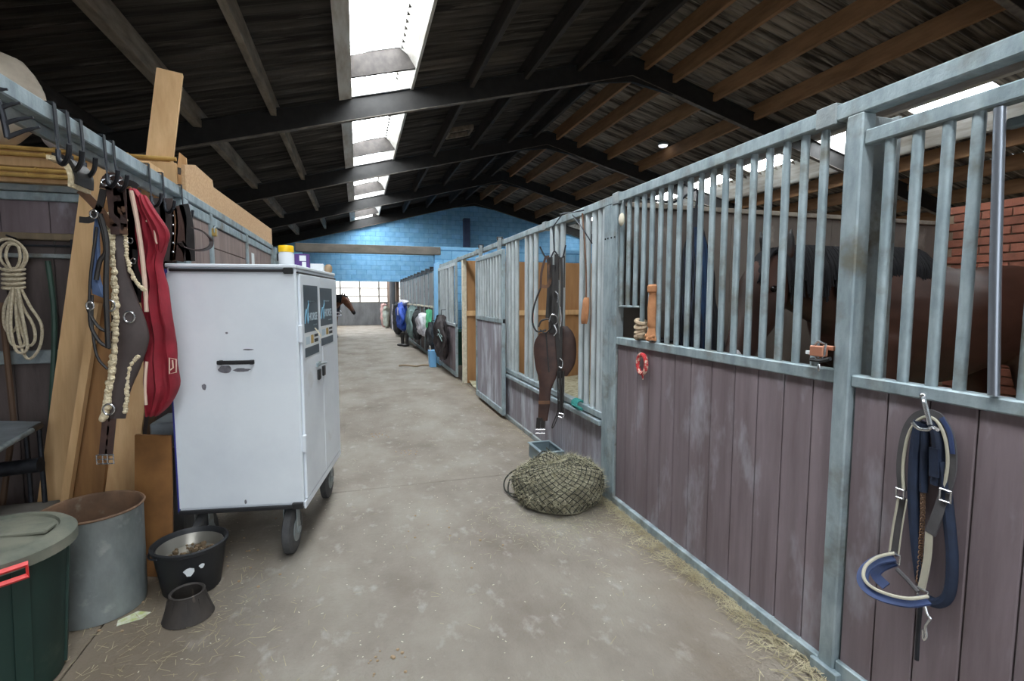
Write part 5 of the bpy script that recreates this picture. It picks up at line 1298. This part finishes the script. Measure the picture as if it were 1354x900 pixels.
mb = MB()
for k in range(6500):
    u, v = random.random(), random.uniform(0.03, 0.99)
    p = hay_pt(u, v, 0.004); d = Vector((random.uniform(-1, 1), random.uniform(-1, 1), random.uniform(-0.6, 0.6))).normalized()
    q = p + d * random.uniform(0.015, 0.055) + (p - HC).normalized() * random.uniform(0, 0.02)
    q.z = max(q.z, 0.003); q.x = min(q.x, 1.75); w = Vector((random.uniform(-1, 1), random.uniform(-1, 1), random.uniform(-1, 1))) * 0.002
    mb.add([p - w, p + w, q], [(0, 1, 2)])
mb.build('hay_strands', 'hay_strand', t, kind='stuff')
for k, pts in enumerate(([(1.22, 3.62, 0.2), (1.12, 3.66, 0.15), (1.06, 3.66, 0.08), (1.06, 3.6, 0.02), (1.14, 3.52, 0.02)], [(1.2, 3.6, 0.19), (1.1, 3.6, 0.13), (1.06, 3.56, 0.05), (1.08, 3.5, 0.015), (1.15, 3.47, 0.02)], [(1.3, 3.6, 0.27), (1.4, 3.72, 0.27), (1.5, 3.8, 0.22), (1.44, 3.74, 0.29)])):
    MB().tube([Vector(p) for p in pts], 0.006, 6, sm=5).build('draw_cord', 'net', t, True)

# ---- hay net hanging in the horse's stall
t = thing('hanging_hay_net', 'half-empty black and blue hay net hanging inside the stall from the top', 'hay net', (2.4, 3.2, 1.0))
Pn = lambda x, y, d=0: atY(x, y, 3.20 - d)
MB().drape([(Pn(a, y), Pn(b, y)) for a, b, y in ((916, 924, 275), (914, 926, 300), (904, 936, 330), (900, 942, 360), (898, 945, 400), (895, 952, 440), (894, 958, 475), (896, 955, 500))], VIEW, lambda f: 0.03 + 0.09 * f, 6, 0.012, 32, 3).build('bag', 'net_black', t, True)
MB().drape([(Pn(a, y, 0.09), Pn(b, y, 0.09)) for a, b, y in ((918, 926, 300), (920, 934, 330), (924, 936, 370), (926, 938, 420), (926, 940, 470), (926, 940, 500))], VIEW, 0.03, 4, 0.008, 20, 3).build('blue_mesh', 'net_blue', t, True)
MB().tube([Pn(920, 278), Pn(921, 250), Vector((2.2, 3.2, 2.19)), Vector((1.82, 3.1, 2.19))], 0.009, 7, sm=3).build('hanging_cord', 'net_black', t, True)
mb = MB()
for sgn in (-1, 1):
    for k in range(9):
        pts = []
        for j in range(9):
            f = j / 8; y = 330 + 165 * f; cx = 920 + 6 * f; hw = 16 + 14 * f
            s = ((k / 8 * 2 - 1) + sgn * f * 0.8 + 3) % 2 - 1
            pts.append(Pn(cx + hw * s, y, (0.05 + 0.09 * f) * math.sqrt(max(0, 1 - s * s)) + 0.012))
        for a, b in zip(pts[:-1], pts[1:]):
            if (a - b).length < 0.16: mb.tube([a, b], 0.004, 4)
mb.build('net_cords', 'rug_navy', t)

# ---- round lamp on the right slope
lp = Vector((7.62, 11.6, zroof(7.62, Z_SHEET) - 0.10))
t = thing('bulkhead_lamp', 'small round white lamp on the underside of the right roof slope', 'lamp', lp)
MB().lathe([(0.02, 0.07), (0.12, 0.06), (0.14, 0.02), (0.13, 0.0)], lp, 24).build('housing', 'galv_dull', t, True)
MB().lathe([(0.115, 0.0), (0.10, -0.03), (0.05, -0.045), (0.0, -0.05)], lp, 24).build('diffuser', 'lamp_white', t, True)

# ================================================================== HANGING CLOTHES AND GEAR ALONG THE FAR FRONTS
def coat(name, label, cat, m, y0, y1, z0, z1, xc, thick, seed, top_f=0.16, bot_f=0.8, lean=0.0, extra=None, sleeves=True):
    """garment hung by its neck on a hook: narrow at the hook, wide at the shoulders, ragged hem, two sleeves"""
    yc = (y0 + y1) / 2; hw = (y1 - y0) / 2; st = []
    rnd = random.Random(seed)
    for f, wf in ((0, top_f), (0.08, top_f + 0.16), (0.2, 0.62), (0.4, 0.8), (0.7, 0.95), (0.9, bot_f + 0.1), (1.0, bot_f * 0.9)):
        z = z1 + (z0 - z1) * f; c = yc + lean * f
        a, b = 1 + rnd.uniform(-.16, .16), 1 + rnd.uniform(-.16, .16)
        st.append((Vector((xc, c + hw * wf * a, z + rnd.uniform(-.04, .04))), Vector((xc, c - hw * wf * b, z + rnd.uniform(-.04, .04)))))
    t = thing(name, label, cat, (xc, yc, z0))
    MB().drape(st, (-1, 0, 0), lambda f: thick * (0.55 + 0.4 * math.sin(math.pi * f)), 7, 0.035, 48, seed, 6).build('cloth', m, t, True)
    if sleeves:
        for k, sg in enumerate((-1, 1)):
            ya = yc + sg * hw * 0.5; yb = yc + sg * hw * rnd.uniform(0.7, 1.05); zt = z1 - (z1 - z0) * 0.16; zb = z1 - (z1 - z0) * rnd.uniform(0.7, 1.0); w = hw * 0.26; x2 = xc - thick * 0.55
            MB().drape([((x2, ya + w * .6, zt), (x2, ya - w * .6, zt)), ((x2 - 0.02, (ya + yb) / 2 + w, (zt * 2 + zb) / 3), (x2 - 0.02, (ya + yb) / 2 - w, (zt * 2 + zb) / 3)), ((x2 + 0.02, yb + w, (zt + 2 * zb) / 3), (x2 + 0.02, yb - w, (zt + 2 * zb) / 3)), ((x2, yb + w * .7, zb), (x2, yb - w * .7, zb))],
                       (-1, 0, 0), thick * 0.6, 3, 0.014, 20, seed + k).build('sleeve', m, t, True)
    p = Vector((xc + thick * 0.2, yc, z1))
    MB().tube([p + Vector((0, 0, -0.04)), p + Vector((0, 0, 0.06)), Vector((1.705, yc, z1 + 0.07))], 0.008, 6).build('hanger', 'dark_iron', t)
    if extra: extra(t)
    return t
def stripes(y0, y1, z, xc, m, n=2):
    def fn(t):
        for k in range(n):
            MB().tube([(xc, y0, z - 0.08 * k - 0.12), (xc - 0.02, (y0 + y1) / 2, z - 0.08 * k), (xc, y1, z - 0.08 * k - 0.05)], 0.012, 6, sm=4).build('reflective_stripe', m, t, True)
    return fn
coat('rain_jacket', 'dark brown jacket with pale stripes hanging on the door beside the blue pier', 'jacket', 'coat_brown', 9.45, 10.75, 0.30, 1.20, 1.60, 0.06, 2, extra=stripes(9.55, 10.1, 0.88, 1.53, 'coat_grey'))
coat('rain_jacket', 'black jacket hanging low between the brown jacket and the white coat', 'jacket', 'coat_black', 11.3, 12.0, 0.30, 0.92, 1.62, 0.06, 5)
coat('coat', 'white and pink coat hanging on the first front beyond the blue pier', 'coat', 'coat_white', 12.55, 13.45, 0.55, 1.14, 1.60, 0.11, 6)
coat('shirt', 'green cloth hanging in the corner at the blue pier', 'cloth', 'coat_green', 12.1, 12.45, 0.75, 1.22, 1.66, 0.04, 3)
coat('rug', 'dark grey horse rug hanging on the far front between white and sage coats', 'horse rug', 'coat_black', 13.6, 14.6, 0.35, 1.2, 1.58, 0.08, 7)
coat('coat', 'pale sage coat hanging on the far front beside the blue rug', 'coat', 'coat_grey', 14.8, 16.0, 0.30, 1.28, 1.58, 0.12, 8)
def blue_rug_extra(t):
    MB().bbox((1.25, 16.6, 0.95), (1.265, 16.95, 1.2), 0.01).build('patch', 'coat_white', t)
    MB().drape([((1.56, 18.3, 1.44), (1.56, 16.3, 1.42)), ((1.5, 18.6, 1.38), (1.5, 16.1, 1.36)), ((1.44, 18.7, 1.28), (1.44, 16.9, 1.24))], (-1, 0, 0.3), 0.08, 5, 0.03, 28, 4).build('fleece_lining', 'coat_white', t, True)
coat('horse_rug', 'bright blue horse rug with white patch hanging over the far front', 'horse rug', 'coat_blue', 16.2, 18.0, 0.42, 1.36, 1.42, 0.13, 9, top_f=0.3,
     extra=blue_rug_extra)
coat('horse_rug', 'black horse rug with pale edge hanging at the end of the far row', 'horse rug', 'coat_black', 19.7, 21.3, 0.08, 1.33, 1.52, 0.15, 11, sleeves=False, top_f=0.5,
     extra=lambda t: MB().tube([(1.40, 21.3, 1.25), (1.36, 21.35, 0.7), (1.38, 21.3, 0.2)], 0.03, 6).build('pale_edge', 'coat_white', t))
coat('horse_rug', 'pink and white horse rug hanging in the room past the far opening', 'horse rug', 'coat_pink', 26.6, 28.0, 0.02, 1.22, 1.34, 0.16, 12, top_f=0.5, sleeves=False)
coat('horse_rug', 'pale sage horse rug hanging at the corner of the room past the far opening', 'horse rug', 'coat_sage', 25.6, 26.5, 0.02, 1.1, 1.38, 0.14, 13, top_f=0.6, sleeves=False)
# riding boots below the blue rug
for k, (x, y) in enumerate(((1.34, 16.1), (1.45, 15.85))):
    t = thing('riding_boot', 'tall black riding boot standing on the floor under the blue rug', 'boot', (x, y, 0), group='riding boots under the blue rug')
    MB().lathe([(0.045, 0.06), (0.05, 0.15), (0.062, 0.3), (0.068, 0.42)], (x, y, 0), 16).build('shaft', 'leather_black', t, True)
    mb = MB().sphere((x - 0.06, y - 0.04, 0.045), (0.12, 0.05, 0.045), 14, 8)
    mb.build('foot', 'leather_black', t, True)
t = thing('carrier_bag', 'pale blue paper bag on the floor under the dark brown jacket', 'bag', (1.58, 11.05, 0))
mb = MB().add([(1.49, 10.92, 0), (1.62, 10.92, 0), (1.62, 11.15, 0), (1.49, 11.15, 0), (1.47, 10.9, 0.36), (1.64, 10.9, 0.36), (1.64, 11.17, 0.36), (1.47, 11.17, 0.36)], [(0, 3, 2, 1), (4, 5, 6, 7), (0, 1, 5, 4), (1, 2, 6, 5), (2, 3, 7, 6), (3, 0, 4, 7)])
mb.build('bag_body', 'bag_blue', t)
MB().tube([(1.5, 10.9, 0.36), (1.5, 10.96, 0.45), (1.5, 11.1, 0.45), (1.5, 11.17, 0.36)], 0.006, 6, sm=4).build('handle', 'cream', t, True)
t = thing('storage_bin', 'dark green storage bin standing inside the stall behind the pale-barred door', 'bin', (2.2, 11.2, 0))
MB().lathe([(0.25, 0), (0.26, 0.01), (0.3, 0.7), (0.31, 0.72)], (2.25, 11.3, 0), 28).build('tub', 'bin_dark_green', t, True)
MB().lathe([(0.32, 0.72), (0.325, 0.75), (0.28, 0.78), (0.02, 0.79)], (2.25, 11.3, 0), 28).build('lid', 'bin_dark_green', t, True)
t = thing('rubber_hose', 'short length of hose lying on the floor by the blue paper bag', 'hose', (1.25, 11.3, 0))
MB().tube([(1.55, 11.1, 0.02), (1.35, 11.2, 0.02), (1.2, 11.05, 0.02), (1.0, 11.3, 0.02), (0.85, 11.25, 0.02)], 0.015, 7, sm=5).build('hose', 'card_brown', t, True)

# ================================================================== HORSES
def horse(label, base, rotz, scale, body, name='horse', rug=False, group=None):
    """bay horse facing local -X with head lowered; local z = 0 at the hooves"""
    root = thing(name, label, 'horse', base, rotz, group)
    root.scale = (scale,) * 3
    def ring(c, t, w, h, n=20):
        t = Vector(t).normalized(); s = Vector((0, 1, 0)); s = (s - t * s.dot(t)).normalized(); u = s.cross(t)
        return [Vector(c) + s * w * math.cos(2 * math.pi * k / n) + u * h * math.sin(2 * math.pi * k / n) for k in range(n)]
    def chain(mb, st, sub=4, grow=0.0):
        P = smooth([Vector(s[0]) for s in st], sub); R = smooth([Vector((s[1], s[2], 0)) for s in st], sub)
        mb.loft([ring(p, P[min(i + 1, len(P) - 1)] - P[max(i - 1, 0)], r.x + grow, r.y + grow) for i, (p, r) in enumerate(zip(P, R))])
    trunk = [((1.52, 0, 1.34), .05, .05), ((1.46, 0, 1.30), .15, .20), ((1.27, 0, 1.27), .25, .33), ((1.0, 0, 1.26), .275, .34), ((.75, 0, 1.235), .29, .345),
             ((.5, 0, 1.21), .31, .375), ((.25, 0, 1.22), .30, .40), ((0, 0, 1.25), .26, .415), ((-.18, 0, 1.26), .25, .38), ((-.36, 0, 1.26), .21, .30), ((-.47, 0, 1.25), .12, .15)]
    mb = MB(); chain(mb, trunk)
    chain(mb, [((.06, 0, 1.33), .16, .30), ((-.25, 0, 1.38), .15, .28), ((-.52, -.01, 1.44), .12, .215), ((-.75, -.02, 1.49), .095, .17), ((-.92, -.035, 1.51), .08, .135), ((-1.0, -.04, 1.50), .06, .09)])
    chain(mb, [((-.86, -.03, 1.58), .05, .05), ((-.92, -.045, 1.51), .085, .13), ((-1.01, -.08, 1.385), .095, .165), ((-1.10, -.12, 1.265), .08, .13), ((-1.19, -.155, 1.14), .062, .095), ((-1.25, -.18, 1.04), .062, .085), ((-1.29, -.20, .97), .055, .07), ((-1.31, -.205, .94), .03, .04)])
    for s in (-1, 1):
        chain(mb, [((-.17, s * .17, 1.15), .09, .17), ((-.17, s * .17, .95), .085, .13), ((-.16, s * .165, .74), .065, .08), ((-.155, s * .16, .52), .055, .06), ((-.15, s * .16, .30), .036, .04), ((-.15, s * .16, .13), .045, .05), ((-.18, s * .16, .06), .05, .055), ((-.19, s * .16, .0), .06, .07)])
        chain(mb, [((1.2, s * .17, 1.2), .10, .24), ((1.16, s * .18, .95), .10, .19), ((1.18, s * .175, .76), .075, .11), ((1.30, s * .17, .60), .055, .075), ((1.34, s * .165, .50), .05, .06), ((1.31, s * .165, .30), .038, .042), ((1.29, s * .165, .13), .046, .05), ((1.26, s * .165, .06), .05, .055), ((1.25, s * .165, .0), .06, .07)])
        chain(mb, [((-.87 + s * -.02, -.035 + s * .055, 1.60), .03, .028), ((-.87 + s * -.02, -.035 + s * .066, 1.66), .034, .026), ((-.885 + s * -.025, -.035 + s * .074, 1.725), .024, .02), ((-.90 + s * -.03, -.035 + s * .078, 1.775), .006, .006)])
    me = mb.mesh('horse_body', 'mane', sm=True)
    tmp = bpy.data.objects.new('tmp', me); COL.objects.link(tmp)
    r = tmp.modifiers.new('r', 'REMESH'); r.mode = 'VOXEL'; r.voxel_size = 0.02; r.use_smooth_shade = True
    sm_ = tmp.modifiers.new('s', 'SMOOTH'); sm_.factor = 0.5; sm_.iterations = 4
    bpy.context.view_layer.update()
    fin = bpy.data.meshes.new_from_object(tmp.evaluated_get(bpy.context.evaluated_depsgraph_get()))
    bpy.data.objects.remove(tmp)
    fin.materials.clear(); fin.materials.append(coat_material('bay_coat_' + body, lin({'dark': (72, 44, 33), 'light': (118, 76, 55)}[body]), lin((24, 21, 21)), 0.72, (-1.30, -.2, 0.95)))
    o = bpy.data.objects.new('body', fin); COL.objects.link(o); o.parent = root
    # mane on both sides of the crest, forelock, tail
    rnd = random.Random(5)
    crest = smooth([(.14, 0, 1.655), (-.15, 0, 1.665), (-.45, -.005, 1.655), (-.70, -.02, 1.655), (-.88, -.032, 1.64)], 8)
    def hair(nm, strands, rr):
        m2 = MB()
        for pts in strands: m2.tube(smooth(pts, 3), [rr, rr, rr * 0.8, rr * 0.4], 5)
        m2.build(nm, 'mane', root, True, local=True)
    st = []
    for k in range(260):
        f = rnd.random() * (len(crest) - 1); i = int(f); p = crest[i].lerp(crest[min(i + 1, len(crest) - 1)], f - i)
        side = -1 if (rotz == 0) == (rnd.random() < 0.86) else 1
        ln = rnd.uniform(0.16, 0.30); dx = rnd.uniform(-0.03, 0.06)
        w = 0.075 + 0.09 * max(0, min(1, (p.x + 0.85) / 0.9))
        st.append([p + Vector((0, 0, -0.01)), p + Vector((dx * 0.3, side * w * 0.55, 0.012)), p + Vector((dx * 0.7, side * (w + 0.02), -ln * 0.45)), p + Vector((dx, side * (w + 0.045), -ln))])
    hair('mane', st, 0.014)
    st = []
    for k in range(26):
        s = rnd.uniform(-1, 1)
        st.append([(-.87, -.035 + s * 0.03, 1.635), (-.95, -.05 + s * 0.045, 1.635), (-1.03, -.075 + s * 0.06, 1.565), (-1.10, -.10 + s * 0.06, 1.47 - rnd.random() * 0.05)])
    hair('forelock', [[Vector(p) for p in q] for q in st], 0.011)
    st = []
    for k in range(60):
        s = rnd.uniform(-1, 1); u = rnd.uniform(0, 1)
        st.append([Vector((1.50, s * 0.03, 1.38)), Vector((1.57 + u * 0.03, s * 0.05, 1.25)), Vector((1.58 + u * 0.05, s * 0.08, 0.9)), Vector((1.55 + u * 0.06, s * 0.07, 0.5 + rnd.random() * 0.15))])
    hair('tail', st, 0.013)
    for s in (-1, 1):
        MB().sphere((-1.05 - s * 0.03, -.095 + s * 0.083, 1.43), (0.022, 0.014, 0.018), 12, 8).build('eye', 'eye', root, True, local=True)
        MB().sphere((-1.27 - s * 0.015, -.19 + s * 0.052, 1.01), (0.014, 0.008, 0.018), 10, 6).build('nostril', 'eye', root, True, local=True)
    return root, trunk, chain
HB = Vector((3.29, 2.45, 0.05))
h1, _, _ = horse('dark bay horse with black mane standing behind the bars of the stall', HB, 0, 1.05, 'dark')
MB().sphere((-1.285, -0.215, 1.06), (0.035, 0.035, 0.06), 12, 8).build('white_snip', 'coat_white', h1, True, local=True)
h2, trunk, chain = horse('light bay horse in a navy rug standing across the far aisle', Vector((-1.0, 20.3, 0)), 2.2, 0.97, 'light', rug=True)
mb = MB(); chain(mb, trunk[1:], grow=0.035)
for v in mb.v: v.z = v.z - max(0, 1.1 - v.z) * 0.45
mb.build('rug', 'rug_navy', h2, True, local=True)
for z in (1.05, 0.92):
    MB().tube([(-.2, -.34, z), (-.45, -.2, z - 0.03), (-.52, 0, z - 0.05), (-.45, .2, z - 0.03), (-.2, .34, z)], 0.022, 7, sm=4).build('rug_strap', 'coat_white', h2, True, local=True)

# ================================================================== STRAW, BEDDING AND DIRT ON THE FLOOR
def strands(n, fn, lmin, lmax, wid, name, m, label, cat, zmax=0.02):
    mb = MB()
    for k in range(n):
        x, y = fn(); a = random.uniform(0, math.pi); l = random.uniform(lmin, lmax) / 2; z = random.uniform(0.002, zmax)
        d = Vector((math.cos(a), math.sin(a), random.uniform(-0.1, 0.1) * (zmax > 0.015))); s = Vector((-d.y, d.x, 0)) * wid
        p = Vector((x, y, z)); q = [p - d * l - s, p + d * l - s, p + d * l + s, p - d * l + s]
        for v in q: v.z = max(v.z, 0.0015)
        mb.add(q, [(0, 1, 2, 3)])
    o = mb.build(name, m); tag(o, label, cat, kind='stuff'); return o
def along_right():
    y = random.uniform(0.2, 3.3) if random.random() < 0.8 else random.uniform(3.3, 12)
    d = abs(random.gauss(0, 0.07)) * (0.6 + 0.6 * math.sin(y * 3.1) ** 2)
    return 1.742 - d, y
strands(2800, along_right, 0.02, 0.09, 0.0013, 'loose_straw', 'straw', 'loose straw lying along the foot of the right stall fronts', 'straw', 0.022)
strands(330, lambda: (random.uniform(-1.0, 1.7), random.uniform(0.9, 6) if random.random() < 0.8 else random.uniform(6, 20)), 0.015, 0.07, 0.0011, 'scattered_straw', 'straw', 'single straw stalks scattered over the concrete aisle', 'straw', 0.006)
strands(420, lambda: (random.gauss(-0.85, 0.28), random.gauss(2.5, 0.35)), 0.01, 0.07, 0.0012, 'floor_litter', 'straw', 'straw litter on the floor around the bins and bucket', 'straw', 0.008)
strands(900, lambda: (random.gauss(1.35, 0.3), random.gauss(3.05, 0.22)), 0.01, 0.05, 0.0012, 'spilled_hay', 'hay_strand', 'hay crumbs spilled in front of the hay net on the floor', 'hay', 0.008)
def bedding(name, x0, x1, y0, y1, label):
    nx, ny = 30, 40; mb = MB(); vs = []
    for i in range(nx + 1):
        for j in range(ny + 1):
            x = x0 + (x1 - x0) * i / nx; y = y0 + (y1 - y0) * j / ny
            vs.append((x, y, 0.05 + 0.05 * noise.noise(Vector((x * 3, y * 3, 1))) + 0.02 * noise.noise(Vector((x * 11, y * 11, 4)))))
    mb.add(vs, [(i * (ny + 1) + j, (i + 1) * (ny + 1) + j, (i + 1) * (ny + 1) + j + 1, i * (ny + 1) + j + 1) for i in range(nx) for j in range(ny)])
    o = mb.build(name, 'hay_strand', sm=True); tag(o, label, 'straw', kind='stuff')
bedding('straw_bedding', 1.83, 5.2, 0.16, 3.34, 'straw bedding covering the floor of the dark bay horse stall')
bedding('straw_bedding', 1.83, 5.15, 3.45, 8.6, 'straw bedding covering the floor of the stall with grouped bars')
# dung and dirt crumbs
mb = MB()
for (x, y, n, s) in ((0.10, 2.05, 14, 0.05), (0.45, 4.9, 14, 0.05), (0.2, 5.6, 16, 0.06), (-0.9, 3.0, 40, 0.2), (0.6, 3.1, 14, 0.2)):
    for k in range(n):
        r = random.uniform(0.002, 0.006); mb.sphere((x + random.gauss(0, s), y + random.gauss(0, s), r * 0.6), (r * 1.6, r * 1.3, r), 6, 4)
o = mb.build('dirt_crumbs', 'card_brown', sm=True); tag(o, 'small brown crumbs of dirt scattered on the aisle floor', 'dirt', kind='stuff')

strands(700, lambda: (random.uniform(-1.0, 1.6), random.uniform(0.9, 7) ** 1.0), 0.004, 0.012, 0.0022, 'pale_grit', 'cream', 'tiny pale flecks of grit strewn over the concrete aisle', 'grit', 0.004)
